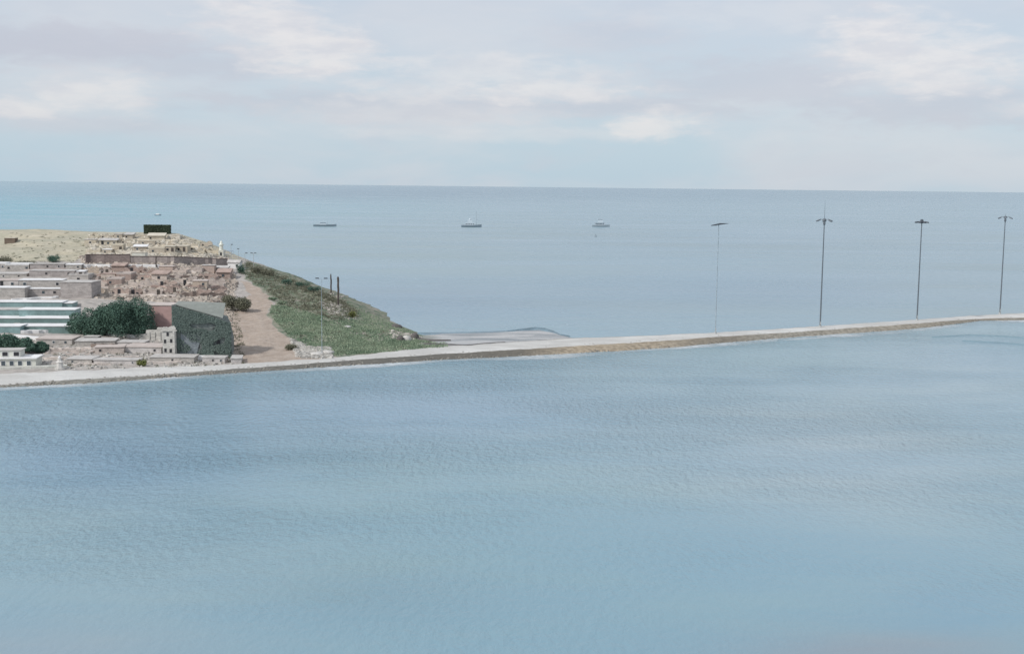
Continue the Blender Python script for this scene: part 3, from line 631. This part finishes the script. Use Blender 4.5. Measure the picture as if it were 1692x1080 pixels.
for i in range(5): MB().tube((-5.5 + i * 2.3, -.25, 2.2), (-5.5 + i * 2.3, -.25, 3.0), .05).build('railing_post', WHITE, root)
tag(root, 'two level white house with dark upper windows on the shore road', 'house')
p = hit(99, 610); root = empty('shrine', p, 0)
MB().lathe([(1.1, -.5), (1.1, .35), (.75, .4), (.7, 1.5), (.85, 1.6), (.5, 1.8), (.35, 2.3)], 8).build('pedestal', mat('shrine_stone', (.55, .53, .50)), root)
MB().lathe([(.12, 2.2), (.28, 2.4), (.26, 2.7), (.05, 2.9)], 8).build('finial', WHITE, root)
tag(root, 'small pale stone monument with white finial beside the white shore house', 'monument')
b = building(hit(150, 563), 3.2, 2.5, .9, DARK, ROOFG, 0, 'slab', 0, False, 'hut'); tag(b, 'small dark block added for a dark opening below the middle of the white curved wall', 'hut')  # black walled box painted as a dark opening, no real hut
b = building(hit(16, 402), 4, 3, 2.0, mat('plaster_umber', (.16, .125, .10)), ROOFC, 0, 'slab', 0, False, 'hut'); tag(b, 'small dark brown hut standing alone on the beige hilltop field', 'hut')
b = building(hit(386, 444), 4.2, 3, 2.2, WHITE, ROOFG, -.1, 'gable', 1, True); tag(b, 'small bright white house at the right end of the retaining wall', 'house')
b = building(hit(229, 428), 4.6, 3, 2.2, mat('white_wall', (.62, .62, .56)), ROOFC, 0, 'slab', 0, False); tag(b, 'small whitewashed house touching the middle of the dark wall', 'house')

# white tower on the ridge
p = hit(365, 425); root = empty('lookout_tower', p, 0)
MB().box(-1.0, 1.0, 0, 1.8, -1, 2.6, .1).build('base', mat('tower_stone', (.58, .57, .50)), root)
MB().lathe([(.75, 2.6), (.7, 4.4), (.95, 4.5), (.95, 4.8), (.6, 4.9), (.5, 5.5), (.1, 6.2)], 10, (0, .9)).build('turret', mat('tower_white', (.70, .71, .64)), root)
MB().box(-.3, .3, -.06, .1, .2, 1.8).build('door', DARK, root)
tag(root, 'narrow whitish lookout tower with rounded top on the ridge', 'tower')
p = hit(377, 428); root = empty('railing', p, 0)
for i in range(6): MB().tube((-1.6 + i * .7, 0, -.5), (-1.6 + i * .7, 0, 3.2), .06).build('railing_post', STEELP, root)
for z in (1.8, 3.0): MB().tube((-1.7, 0, z), (2, 0, z), .06).build('rail', mat('rail_blue', (.25, .30, .42)), root)
tag(root, 'tall thin railing with bluish rail right of the whitish tower', 'railing')

# ------------------------------------------------------------------ vegetation
LEAFD = tintmat('leaf_dark', (.075, .135, .105), (.12, .195, .15), .3); LEAFO = tintmat('leaf_olive', (.11, .115, .085), (.25, .245, .18), .4)
LEAFG = tintmat('leaf_grass', (.14, .215, .14), (.33, .385, .28), .12); LEAFY = tintmat('leaf_yellow', (.12, .14, .045), (.27, .28, .12), .4)
BARK = mat('bark', (.12, .095, .075))
def crown(mb, blobs, n, r, shell=.55, core=True):
    tot = sum(b[3] * b[5] for b in blobs)
    for (x, y, z, rx, ry, rz) in blobs:
        for _ in range(int(n * rx * rz / tot)):
            d = Vector((random.gauss(0, 1), random.gauss(0, 1), random.gauss(0, 1))).normalized(); q = random.uniform(shell, 1.0)
            q *= 1 + .22 * noise.noise(Vector((x + d.x * rx, y + d.y * ry, z + d.z * rz)) * .9)
            mb.tint = random.random() * .6 + .4 * (.5 + .5 * noise.noise(Vector((x + d.x * rx, y + d.y * ry, z + d.z * rz)) * .6)); mb.leaf((x + d.x * rx * q, y + d.y * ry * q, z + d.z * rz * q), r * random.uniform(.6, 1.3))
def tree(px, py, w, h, label, m=LEAFD, n=6000, leaf=.22, group=None, k=6, name='tree', low=.12):
    p = hit(px, py); root = empty(name, p); tr = MB(); th = h * .45
    tr.tube((0, 0, -.5), (.1, 0, th), w * .035 + .08, w * .022 + .05)
    bl = []
    for i in range(k):
        a = 6.283 * i / k + random.uniform(-.4, .4); rr = w * .25 * random.uniform(.6, 1.1); z = h * random.uniform(low + .22, .62); s_ = w * random.uniform(.22, .3)
        bl.append((math.cos(a) * rr, math.sin(a) * rr, z, s_, s_, h * random.uniform(.24, .34))); tr.tube((.05, 0, th * .7), (math.cos(a) * rr, math.sin(a) * rr, z), w * .018 + .03, .03, 6)
    bl.append((0, 0, h * .72, w * .27, w * .27, h * .27))
    tr.build('trunk', BARK, root); c = MB(); crown(c, bl, n, leaf); c.build('crown', m, root)
    return tag(root, label, 'tree', group)
GT = 'dense dark trees beside the sheds'
tree(228, 553, 9.0, 9.4, 'tall round dark green tree touching the pink house', n=15000, group=GT, k=12, low=-.1, leaf=.2)
tree(200, 555, 9.5, 9.4, 'broad dark green tree immediately left of the tallest round tree', n=15000, group=GT, k=12, low=-.1, leaf=.2)
tree(174, 554, 9.0, 8.0, 'dark green tree in the middle of the big clump', n=12000, group=GT, k=11, low=-.1, leaf=.2)
tree(149, 552, 8.5, 6.6, 'mid sized dark green tree near the teal shed ends', n=9000, group=GT, k=10, low=-.1, leaf=.2)
tree(126, 549, 6.0, 5.0, 'small dark green tree at the left end of the big tree clump', n=5000, group=GT, k=8, low=-.1, leaf=.2)
GT2 = 'dark trees behind the shore house'
tree(10, 584, 7.5, 4.6, 'wide dark green tree at the frame edge above the white shore house', n=6000, group=GT2, low=0)
tree(42, 583, 6.0, 3.6, 'low dark green tree between the frame edge tree and the smallest one', n=4500, group=GT2, low=0)
tree(68, 582, 4.2, 2.6, 'smallest dark green tree at the right end above the shore house', n=2500, group=GT2, low=0)

# dark clipped hedge block on the hilltop
p = hit(258.5, 386.5); k = ppm(p); w = 42 / k; h = 14.5 / k; root = empty('hedge_block', p)
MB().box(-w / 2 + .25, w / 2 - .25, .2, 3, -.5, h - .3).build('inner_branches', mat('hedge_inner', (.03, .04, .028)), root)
c = MB()
for _ in range(9000):
    f = random.random(); x = random.uniform(-w / 2, w / 2); y = random.uniform(0, 3.2); z = random.uniform(.1, h)
    if f < .5: y = random.uniform(-.1, .3)
    elif f < .8: z = h + random.uniform(-.35, .08 + .12 * noise.noise(Vector((x, y, 0))))
    else: x = random.choice((-1, 1)) * (w / 2 - random.uniform(0, .2))
    c.tint = random.random() * (.4 + .6 * (.5 + .5 * noise.noise(Vector((x * .4, z, 2))))); c.leaf((x, y, z), random.uniform(.1, .2))
c.build('foliage', tintmat('hedge_leaf', (.06, .085, .06), (.14, .17, .11)), root)
tag(root, 'dark green rectangular clipped hedge alone on the hilltop', 'hedge')

def shrub(px, py, w, h, m, label, n=900, group=None, leaf=.16, name='shrub'):
    p = hit(px, py); root = empty(name, p); st = MB()
    for i in range(4): a = 1.57 * i + .5; st.tube((0, 0, -.2), (math.cos(a) * w * .25, math.sin(a) * w * .2, h * .6), .06, .03, 5)
    st.build('stem', BARK, root); c = MB()
    bl = [(random.uniform(-.3, .3) * w, random.uniform(-.2, .2) * w, h * random.uniform(.3, .55), w * .26, w * .24, h * random.uniform(.35, .5)) for _ in range(5)]
    crown(c, bl, n, leaf, .3); c.build('foliage', m, root); return tag(root, label, 'shrub', group)
shrub(392, 514, 8.6, 4.6, LEAFO, 'largest olive grey bush, in the bend of the dirt track', 6500, leaf=.2)
shrub(378, 505, 4, 4, LEAFO, 'olive grey bush just left of the largest track bush', 1800)
shrub(234, 604, 2.6, 1.6, LEAFY, 'yellowish brown tuft growing on the shore ledge under the ruined walls', 900)
shrub(582, 525, 2.6, 2.2, LEAFY, 'bright yellow green bush on the stony slope right of the dark posts', 900)
shrub(84, 432, 6.4, 2.4, LEAFD, 'bluish dark bush on the left terrace under the beige field', 1800)
shrub(12, 436, 8, 3, LEAFO, 'wide dark bush at the frame edge under the beige field', 2200)
shrub(42, 438, 7, 2, LEAFO, 'low grey green bush between the frame edge bush and the bluish one', 1800)
shrub(424, 452, 5.2, 3, LEAFO, 'pale olive bush below the leaning lamp posts', 1800)
shrub(398, 452, 3, 3.4, LEAFD, 'dark upright bush right of the small white house', 1300)
shrub(442, 455, 5.4, 2.6, LEAFO, 'olive bush on the ridge right of the pale olive one', 1700)
shrub(476, 470, 4.5, 2.0, LEAFD, 'dark green bush farthest left of the three ridge bushes', 1300, 'dark bushes on the ridge')
shrub(500, 474, 5, 2.0, LEAFD, 'dark green bush in the middle of the three ridge bushes', 1300, 'dark bushes on the ridge')
shrub(520, 482, 4.5, 2.2, LEAFD, 'dark green bush nearest the dark posts on the ridge', 1300, 'dark bushes on the ridge')
shrub(486, 577, 4, 1.6, LEAFO, 'grey bush at the lower end of the dirt track', 1100)
shrub(450, 496, 3, 1.2, LEAFG, 'bright green bush at the track bend on the slope', 700)
shrub(466, 503, 3, 1.2, LEAFG, 'bright green bush just right of the track bend bush', 700)

g = MB(); s1 = MB()
def sample(poly):
    xs = [a for a, b in poly]; ys = [b for a, b in poly]
    while True:
        x = random.uniform(min(xs), max(xs)); y = random.uniform(min(ys), max(ys))
        if inside(x, y, poly): return x, y
GR2 = [(448, 505), (470, 505), (560, 530), (640, 545), (700, 562), (740, 571), (690, 577), (560, 587), (520, 582), (478, 556), (446, 520)]
for _ in range(34000):
    x, y = sample(GR2); p = hit(x, y); nz = noise.noise(Vector((p.x * .08, p.y * .05, 0)))
    n5 = noise.noise(Vector((p.x * .16, p.y * .11, 9)))
    if (nz < -.15 or n5 < -.25) and random.random() < .75: continue
    g.tint = min(1, max(0, .5 + nz * .6 + random.uniform(-.3, .3)))
    hgt = random.uniform(.15, .42); a = random.uniform(0, 6.28); r = random.uniform(.1, .3)
    g.add([(p.x - math.cos(a) * r, p.y - math.sin(a) * r, p.z - .05), (p.x + math.cos(a) * r, p.y + math.sin(a) * r, p.z - .05), (p.x + random.uniform(-.15, .15), p.y + random.uniform(-.15, .15), p.z + hgt)], [(0, 1, 2)])
for _ in range(9000):                       # thinner grass climbing into the scrub and down to the sand
    x, y = sample(random.choice([[(392, 446), (440, 444), (520, 476), (560, 495), (640, 540), (560, 530), (470, 505), (440, 480), (415, 466)], [(560, 495), (700, 556), (640, 545), (560, 530)], [(500, 566), (740, 566), (740, 574), (500, 592)]])); p = hit(x, y)
    g.tint = random.random() * .8; hgt = random.uniform(.12, .35); a = random.uniform(0, 6.28); r = random.uniform(.1, .26)
    g.add([(p.x - math.cos(a) * r, p.y - math.sin(a) * r, p.z - .05), (p.x + math.cos(a) * r, p.y + math.sin(a) * r, p.z - .05), (p.x, p.y, p.z + hgt)], [(0, 1, 2)])
tag(g.build('grass', LEAFG), 'green grass covering the seaward slope of the headland', 'grass', kind='stuff')
SC2 = [(392, 446), (440, 444), (520, 476), (560, 495), (596, 524), (560, 530), (470, 505), (440, 480), (415, 466)]
for _ in range(760):
    x, y = sample(SC2); p = hit(x, y); sz = random.uniform(.4, 1.3); tt = random.random()
    for _ in range(34):
        s1.tint = min(1, max(0, tt + random.uniform(-.3, .3))); s1.leaf((p.x + random.gauss(0, sz * .45), p.y + random.gauss(0, sz * .45), p.z + abs(random.gauss(0, sz * .35))), random.uniform(.08, .2))
for _ in range(560):                       # sparse tufts over track edges, town and slope
    x, y = sample(random.choice([[(372, 505), (392, 515), (410, 600), (372, 600)], [(20, 384), (145, 384), (140, 436), (0, 436)], GR2, [(140, 384), (365, 400), (370, 430), (140, 424)], [(60, 560), (240, 565), (380, 590), (380, 606), (110, 608)]]))
    p = hit(x, y); tt = random.random(); sz = random.uniform(.3, .9)
    for _ in range(26):
        s1.tint = min(1, max(0, tt + random.uniform(-.3, .3))); s1.leaf((p.x + random.gauss(0, sz * .5), p.y + random.gauss(0, sz * .5), p.z + abs(random.gauss(0, sz * .3))), random.uniform(.07, .18))
for _ in range(150):                       # ragged growth along the skyline of the ridge
    x = random.uniform(405, 592); y = interp(x, RY) + random.uniform(1.5, 9); p = hit(x, y); sz = random.uniform(.5, 1.5); tt = random.random()
    for _ in range(60):
        s1.tint = min(1, max(0, tt + random.uniform(-.3, .3))); s1.leaf((p.x + random.gauss(0, sz * .55), p.y + random.gauss(0, sz * .5), p.z + abs(random.gauss(0, sz * .5))), random.uniform(.1, .22))
tag(s1.build('scrub', LEAFO), 'grey green scrub spread over the ridge and slopes', 'scrub', kind='stuff')

# rubble and shore stones
def rubble(n, polys, c1, c2, name, label, r=(.15, .6)):
    mb = MB()
    for _ in range(n):
        x, y = sample(random.choice(polys)); p = hit(x, y); mb.tint = random.random(); mb.rock((p.x, p.y, p.z + .05), random.uniform(*r) * random.uniform(.6, 1))
    tag(mb.build(name, tintmat(name + '_stone', c1, c2, .8)), label, 'rubble', kind='stuff')
rubble(2600, [RED, RED, [(370, 470), (392, 470), (372, 600), (360, 600)]], (.22, .185, .16), (.60, .535, .46), 'reddish_rubble', 'reddish rubble strewn between the brown and pink houses')
rubble(1500, [[(145, 392), (300, 392), (372, 428), (145, 428)]], (.34, .31, .25), (.66, .61, .53), 'cream_block', 'fallen cream blocks heaped between the upper hillside ruins', (.5, 1.3))
rubble(1500, [RED], (.20, .165, .145), (.58, .52, .45), 'brown_block', 'fallen brown blocks heaped between the middle hillside ruins', (.5, 1.2))
rubble(2200, [[(145, 386), (300, 388), (372, 426), (145, 424)]], (.34, .31, .25), (.68, .63, .55), 'cream_rubble', 'cream rubble strewn over the upper hillside')
rubble(2600, [[(60, 558), (290, 562), (392, 590), (392, 607), (110, 610), (30, 590)], [(500, 574), (545, 574), (550, 592), (500, 592)], [(480, 560), (520, 575), (520, 590), (490, 590)]], (.24, .225, .205), (.58, .56, .52), 'grey_rubble', 'grey stones along the shore road and low ruins')
rubble(420, [SCREE, SCREE, [(540, 480), (575, 492), (570, 510), (535, 505)], [(640, 545), (700, 556), (690, 562), (650, 560)]], (.20, .18, .16), (.58, .55, .50), 'slope_rubble', 'pale stones on the slope around the dark posts')

mb = MB()
for _ in range(2600):
    x = random.uniform(-40, 1690); y = interp(x, TOPN) + (interp(x, NEAR) - interp(x, TOPN)) * random.uniform(-.1, 1.05); f = random.random()
    zt = spit_top(x); u = min(1, max(0, (interp(x, NEAR) - y) / max(1, interp(x, NEAR) - interp(x, TOPN))))
    q = on_z(x, y, zt * u * .9); mb.tint = random.random(); mb.rock((q.x, q.y, q.z), random.uniform(.08, .34), .5)
tag(mb.build('shore_stones', tintmat('shore_stone', (.15, .14, .125), (.36, .335, .295), .8)), 'small stones scattered on the bank of the sand spit', 'stones', kind='stuff')
def boulder(px, py, w, h, m, label, group=None, z=None):
    p = hit(px, py) if z is None else on_z(px, py, z); mb = MB(); n = 12
    prof = [(w * .5, -.4), (w * .52, h * .2), (w * .42, h * .65), (w * .2, h)]
    mb.lathe(prof, n); mb.v = [tuple(Vector(v) * (1 + .3 * noise.noise(Vector(v) * 1.2 + Vector((px, 0, 0))))) for v in mb.v]
    return tag(mb.build('boulder', m, None, p, True), label, 'boulder', group)
ROCKP = mat('rock_pale', (.52, .50, .47), .9, .2, 1, 5, .1); ROCKD = mat('rock_dark', (.12, .11, .105), .9, .2, 1, 5, .1)
boulder(572, 540, 2.4, .35, ROCKP, 'long pale rock lying on the green slope')
boulder(524, 586, 3.6, .7, ROCKP, 'pale flat rock at the left foot of the tall slope lamp')
boulder(542, 583, 2.6, .7, ROCKP, 'pale flat rock at the right foot of the tall slope lamp')
boulder(672, 562, 2.2, 1.3, ROCKP, 'white rock on the beach at the foot of the headland')
boulder(661, 562, 1.8, 1.2, ROCKD, 'dark rock beside the white rock at the headland tip')
boulder(685, 559, 2.2, 1.5, ROCKD, 'dark rock right of the white rock at the headland tip')
boulder(655, 540, 3.0, .8, ROCKD, 'low dark rock on the shoulder above the headland tip')

# dark drift lines and swash on the beach wedge
def ribbon(name, pts, w, z, m, label, cat, thick=.12):
    mb = MB(); P = [on_z(a, b, z) for a, b in pts]; v = []
    Q = []
    for a, b in zip(P[:-1], P[1:]):
        for i in range(6): Q.append(a.lerp(b, i / 6))
    Q.append(P[-1])
    for i, q in enumerate(Q):
        ww = w * (.35 + .65 * math.sin(math.pi * i / (len(Q) - 1))) * (1 + .4 * noise.noise(q * .3))
        for dy, dz in ((-ww, -.25), (0, thick), (ww, -.25)): v.append((q.x, q.y + dy, q.z + dz + .04 * noise.noise(q * .8)))
    mb.add(v, [(i * 3 + j, (i + 1) * 3 + j, (i + 1) * 3 + j + 1, i * 3 + j + 1) for i in range(len(Q) - 1) for j in range(2)])
    return tag(mb.build(name, m, None, None, True), label, cat, kind='stuff')
WEED = mat('drift_weed', (.12, .115, .11), .9, .3, .5)
ribbon('drift_weed', [(700, 567), (745, 568.5), (770, 570), (800, 567), (835, 565)], 1.6, 1.1, WEED, 'dark drift weed line on the pale sand beside the headland', 'driftweed')
ribbon('drift_weed', [(690, 559), (720, 561), (745, 561.5)], 1.2, .85, WEED, 'short dark weed line just right of the white beach rock', 'driftweed')
DEEP = mat('wave_water', (.15, .225, .27), .25, .2, .3, 2, .05, spec=.5)
ribbon('wave', [(690, 552.5), (740, 552), (800, 550.5), (850, 549)], 4.5, .02, DEEP, 'low dark wave running along the back of the beach', 'wave', .55)
ribbon('wave', [(838, 549.5), (865, 546), (884, 543.5), (900, 545), (915, 550), (926, 555.5), (942, 558)], 1.7, .05, DEEP, 'curling dark wave rounding the end of the beach', 'wave', .6)

for pts, lab in [([(1540, 557), (1600, 553.5), (1650, 555), (1692, 558), (1740, 560)], 'thin dark swell line near the right end of the lagoon'), ([(1590, 563), (1650, 566), (1700, 570)], 'lower dark swell line near the right end of the lagoon'), ([(1285, 562), (1320, 558), (1350, 557)], 'short dark swell line under the second mast')]:
    ribbon('swell', pts, .6, .0, mat('swell_water', (.20, .30, .35), .25, .1, spec=.5), lab, 'wave', .2)
# ------------------------------------------------------------------ posts and lamps
def post(px, y0, y1, r, m, label, group=None, cap=True):
    p = hit(px, y0); h = (y0 - y1) / ppm(p); root = empty('timber_post', p)
    mb = MB(); n = 7; prev = Vector((0, 0, -.5))
    for i in range(1, n + 1):
        q = Vector((random.uniform(-.06, .06), random.uniform(-.06, .06), h * i / n)); mb.tube(prev, q, r * random.uniform(.85, 1.1), r * random.uniform(.85, 1.05), 8); prev = q
    mb.build('shaft', m, root); MB().tube(prev, prev + Vector((0, 0, .35)), r * .7, r * .4).build('cap', m, root)
    MB().box(-r * 1.8, r * 1.8, -r * 1.8, r * 1.8, -.4, .35, .1).build('footing', ROCKP, root); return tag(root, label, 'post', group)
post(547, 486, 454, .24, WOODD, 'shorter dark weathered post on the ridge, left of the taller one', 'dark posts on the ridge')
post(559, 506, 458, .30, WOODD, 'taller dark weathered post on the stony ridge', 'dark posts on the ridge')
post(258, 443, 424, .22, WOODD, 'dark post standing against the long retaining wall')

def small_lamp(px, y0, y1, label, heads, m=STEELP, r=.09, group='small lamps on the ridge'):
    p = hit(px, y0); h = (y0 - y1) / ppm(p); root = empty('street_lamp', p)
    MB().tube((0, 0, -.5), (0, 0, h), r, r * .6).build('pole', m, root); MB().lathe([(r * 2.4, -.3), (r * 2.4, .25), (r * 1.2, .45)], 8).build('base', m, root)
    for s_ in heads:
        a = MB().tube((0, 0, h - .1), (s_ * .9, 0, h + .25), r * .5, r * .4, 6).build('arm', m, root)
        hd = MB().box(s_ * .9 - .42, s_ * .9 + .42, -.18, .18, h + .16, h + .38, .05).build('lamp_head', LAMPM, root)
        MB().box(s_ * .9 - .3, s_ * .9 + .3, -.12, .12, h + .12, h + .155).build('lens', STEELP, hd)
    return tag(root, label, 'lamp', group)
small_lamp(394, 440, 412, 'thin lamp with one dark head nearest the small white house', (0,))
small_lamp(405, 446, 419, 'thin lamp between the other two ridge lamps', (.6,))
small_lamp(419, 447, 419, 'thin lamp with two dark heads farthest right on the ridge', (-.7, .7))
small_lamp(382, 436, 405, 'thin bare pole lamp just right of the whitish tower', (.4,))
small_lamp(532, 584, 460, 'tall pale lamp with two small dark heads on the green slope', (-1.1, 1.1), mat('hazed_steel', (.33, .39, .43)), .07, None)  # pole colour paled as though fading into haze

def mast(px, y0, y1, kind, label, rod=None, m=STEEL):
    p = on_z(px, y0, min(1.0, spit_top(px)) - .1); h = (y0 - y1) / ppm(p); root = empty('lamp_mast', p)
    MB().lathe([(.55, -.6), (.55, .15), (.40, .2), (.36, .8)], 12).build('base', STEELP, root)
    MB().tube((0, 0, .1), (0, 0, h), (.11 if kind == 'blade' else .22), (.09 if kind == 'blade' else .13), 12).build('pole', m, root)
    MB().box(-.14, .14, -.36, -.25, 1.0, 1.8).build('hatch', STEELP, root)
    if kind == 'disc':
        MB().lathe([(.3, h - .5), (1.0, h - .2), (1.05, h), (.5, h + .2), (.45, h + .55), (.12, h + .75)], 14).build('head_frame', LAMPM, root)
        for i in range(8):
            a = math.pi * i / 4 + .2; x, y = math.cos(a) * 1.65, math.sin(a) * 1.65
            q = MB(); q.T = Matrix.Translation((x, y, h - .12)) @ Matrix.Rotation(a, 4, 'Z') @ Matrix.Rotation(R(12), 4, 'Y'); q.box(-.55, .4, -.33, .33, -.2, .16, .06)
            hd = q.build('lamp_head', LAMPM, root)
            q = MB(); q.T = Matrix.Translation((x, y, h - .12)) @ Matrix.Rotation(a, 4, 'Z') @ Matrix.Rotation(R(12), 4, 'Y'); q.box(-.42, .3, -.24, .24, -.235, -.205); q.build('lens', STEELP, hd)
    elif kind in ('arms', 'high'):
        MB().lathe([(.25, h - 1.2), (.35, h - .9), (.3, h), (.55, h + .05), (.5, h + .45), (.15, h + .65)], 12).build('head_frame', STEEL, root)
        n = 6
        for i in range(n):
            a = 2 * math.pi * i / n + .15; c, s_ = math.cos(a), math.sin(a)
            am = MB().tube((c * .3, s_ * .3, h + .2), (c * 1.3, s_ * 1.3, h + .42), .06, .05, 6).tube((c * 1.3, s_ * 1.3, h + .42), (c * 1.8, s_ * 1.8, h + .15), .05, .05, 6).build('arm', STEEL, root)
            q = MB(); q.T = Matrix.Translation((c * 1.95, s_ * 1.95, h + .02)) @ Matrix.Rotation(a, 4, 'Z') @ Matrix.Rotation(R(24), 4, 'Y'); q.box(-.5, .5, -.28, .28, -.14, .14, .05); hd = q.build('lamp_head', STEEL, root)
            q = MB(); q.T = Matrix.Translation((c * 1.95, s_ * 1.95, h + .02)) @ Matrix.Rotation(a, 4, 'Z') @ Matrix.Rotation(R(24), 4, 'Y'); q.box(-.4, .4, -.2, .2, -.17, -.143); q.build('lens', STEELP, hd)
    else:
        a1 = MB(); a1.T = Matrix.Translation((0, 0, h)) @ Matrix.Rotation(R(-5), 4, 'Y')
        a1.add([(-2.0, -.3, -.25), (.6, -.35, -.12), (2.6, -.06, .0), (2.6, .06, .0), (.6, .35, -.12), (-2.0, .3, -.25), (-2.0, -.3, -.05), (.4, -.35, .3), (2.6, -.06, .08), (2.6, .06, .08), (.4, .35, .3), (-2.0, .3, -.05)],
               [(5, 4, 3, 2, 1, 0), (6, 7, 8, 9, 10, 11), (0, 1, 7, 6), (1, 2, 8, 7), (2, 3, 9, 8), (3, 4, 10, 9), (4, 5, 11, 10), (5, 0, 6, 11)])
        hd = a1.build('lamp_head', LAMPM, root); MB().box(-1.8, -.4, -.22, .22, h - .36, h - .3).build('lens', STEELP, hd)
    if rod: MB().tube((0, 0, h + .5), (0, 0, h + rod), .06, .02, 6).build('lightning_rod', STEEL, root)
    return tag(root, label, 'lamp mast', 'tall lamp masts on the spit')
PALEST = mat('hazed_steel', (.33, .39, .43), .5, .05, bump=0)  # mast steel paled in its colour to imitate haze
mast(1182, 553, 370, 'blade', 'pale grey mast with a single blade shaped lamp, leftmost on the spit', m=PALEST)
mast(1355, 541.5, 364, 'high', 'mast with drooping lamp arms and a tall rod on top', rod=5.6)
mast(1515, 530.5, 366, 'disc', 'mast crowned by a flat dark disc of lamps')
mast(1652, 519.5, 360, 'arms', 'rightmost mast with spread lamp arms and no disc', rod=1.4)

# ------------------------------------------------------------------ boats
HULL = mat('hull_dark_hazed', (.28, .335, .375), .4, .1, bump=0); HULLG = mat('hull_grey_hazed', (.37, .43, .47), .4, .1, bump=0); CABIN = mat('cabin_hazed', (.50, .57, .62), .5, .08, bump=0); DECK = mat('deck_grey', (.33, .36, .37), .7)  # hull and cabin colours paled to imitate distance haze
def hull(L, B, D, m, root):
    n = 13; secn = []; mb = MB(); v = []
    for i in range(n):
        t_ = i / (n - 1); x = (t_ - .5) * L; b = B / 2 * (1 - max(0, (t_ - .55) / .45) ** 2.2) * (.82 + .18 * min(1, t_ * 5)); b = max(b, .04); sh = D * (1 + .55 * t_ ** 3 + .12 * (1 - t_))
        v += [(x, -b, sh), (x, -b * .85, sh * .35), (x * .97, -b * .35, -.5), (x * .97, b * .35, -.5), (x, b * .85, sh * .35), (x, b, sh)]
    fs_ = [(i * 6 + j, (i + 1) * 6 + j, (i + 1) * 6 + j + 1, i * 6 + j + 1) for i in range(n - 1) for j in range(5)] + [(0, 1, 2, 3, 4, 5), tuple((n - 1) * 6 + j for j in (5, 4, 3, 2, 1, 0))]
    mb.add(v, fs_).build('hull', m, root, None)
    d = MB(); d.add([(a[0] * .985, a[1] * .93, a[2] - .15) for i in range(n) for a in (v[i * 6], v[i * 6 + 5])], [(i * 2, (i + 1) * 2, (i + 1) * 2 + 1, i * 2 + 1) for i in range(n - 1)]); d.build('deck', DECK, root)
def boat(px, py, L, kind, label, rz=0):
    p = on_z(px, py, 0); root = empty('boat', p, rz)
    if kind == 'low':
        hull(L, L * .2, 1.5, HULL, root); MB().box(-L * .22, L * .06, -1.2, 1.2, 1.35, 3.6, .25).build('cabin', CABIN, root); MB().box(-L * .26, L * .1, -1.5, 1.5, 3.6, 3.8).build('canopy', CABIN, root)
        MB().tube((L * .12, 0, 1.3), (L * .12, 0, 4.6), .1).build('mast', HULLG, root); MB().box(-L * .42, -L * .27, -1.2, 1.2, 1.4, 2.0).build('net_pile', HULLG, root)
    elif kind == 'sail':
        hull(L, L * .24, 1.7, HULL, root)
        MB().box(-L * .30, L * .16, -1.6, 1.6, 1.5, 4.3, .2).build('cabin', CABIN, root)
        c = MB().box(-L * .2, L * .05, -1.3, 1.3, 4.32, 7.0, .35).build('wheelhouse', CABIN, root); MB().lathe([(1.1, 7.0), (1.1, 7.6), (.7, 8.3), (.1, 8.6)], 10, (-L * .07, 0)).build('dome', CABIN, root)
        for i in range(5): 
            x = -L * .26 + i * L * .09; MB().box(x - .45, x + .45, -1.56, -1.46, 2.4, 3.4).build('window', GLASS, root)
        MB().tube((L * .24, 0, 1.5), (L * .24, 0, 15.5), .22, .12).build('mast', HULLG, root); MB().tube((L * .24, 0, 7.5), (L * .44, 0, 6), .1).build('boom', HULLG, root)
        for i in range(4): MB().tube((-L * .42 + i * L * .27, -1.5, 1.6), (-L * .42 + i * L * .27, -1.5, 3.2), .09).build('stanchion', HULL, root)
    else:
        hull(L, L * .22, 1.5, HULLG, root)
        MB().box(-L * .32, L * .2, -1.6, 1.6, 1.35, 3.6, .1).build('cabin', CABIN, root); MB().box(-L * .38, L * .26, -1.9, 1.9, 3.62, 4.1).build('canopy', HULLG, root)
        for i in range(6): MB().box(-L * .28 + i * L * .08 - .4, -L * .28 + i * L * .08 + .4, -1.64, -1.5, 2.1, 3.1).build('window', GLASS, root)
        MB().box(-L * .18, L * .1, -1.3, 1.3, 4.12, 7.6, .2).build('upper_cabin', CABIN, root); MB().box(-L * .22, L * .14, -1.6, 1.6, 7.62, 8.1).build('upper_canopy', CABIN, root)
        MB().tube((0, 0, 8.1), (0, 0, 13), .12).build('mast', CABIN, root)
    return tag(root, label, 'boat', 'boats anchored off the spit')
boat(537, 374, 22, 'low', 'low dark boat with pale canopy, nearest the headland', .05)
boat(779, 375, 20, 'sail', 'dark hulled boat with pale domed wheelhouse and tall mast', .03)
boat(993, 374.5, 18, 'deck', 'grey boat with two stacked pale decks', -.04)
p = on_z(261, 356, 0); root = empty('boat', p, .1); hull(8, 2.4, .8, HULL, root); MB().box(-2.5, 1.5, -1.1, 1.1, .9, 2.4, .2).build('cabin', WHITE, root); MB().tube((3, 0, .8), (3, 0, 3.4), .08).build('mast', HULLG, root)
tag(root, 'tiny white topped boat on the open sea above the dark hedge', 'boat')
p = on_z(984, 391, 0); root = empty('buoy', p); MB().lathe([(.6, -.5), (1.1, .1), (1.0, .7), (.4, 1.0), (.3, 1.9), (.1, 2.3)], 12).build('float', HULL, root); MB().tube((0, 0, 2.2), (0, 0, 3.0), .08).build('topmark', HULLG, root)
tag(root, 'small dark buoy below the grey two deck boat', 'buoy')
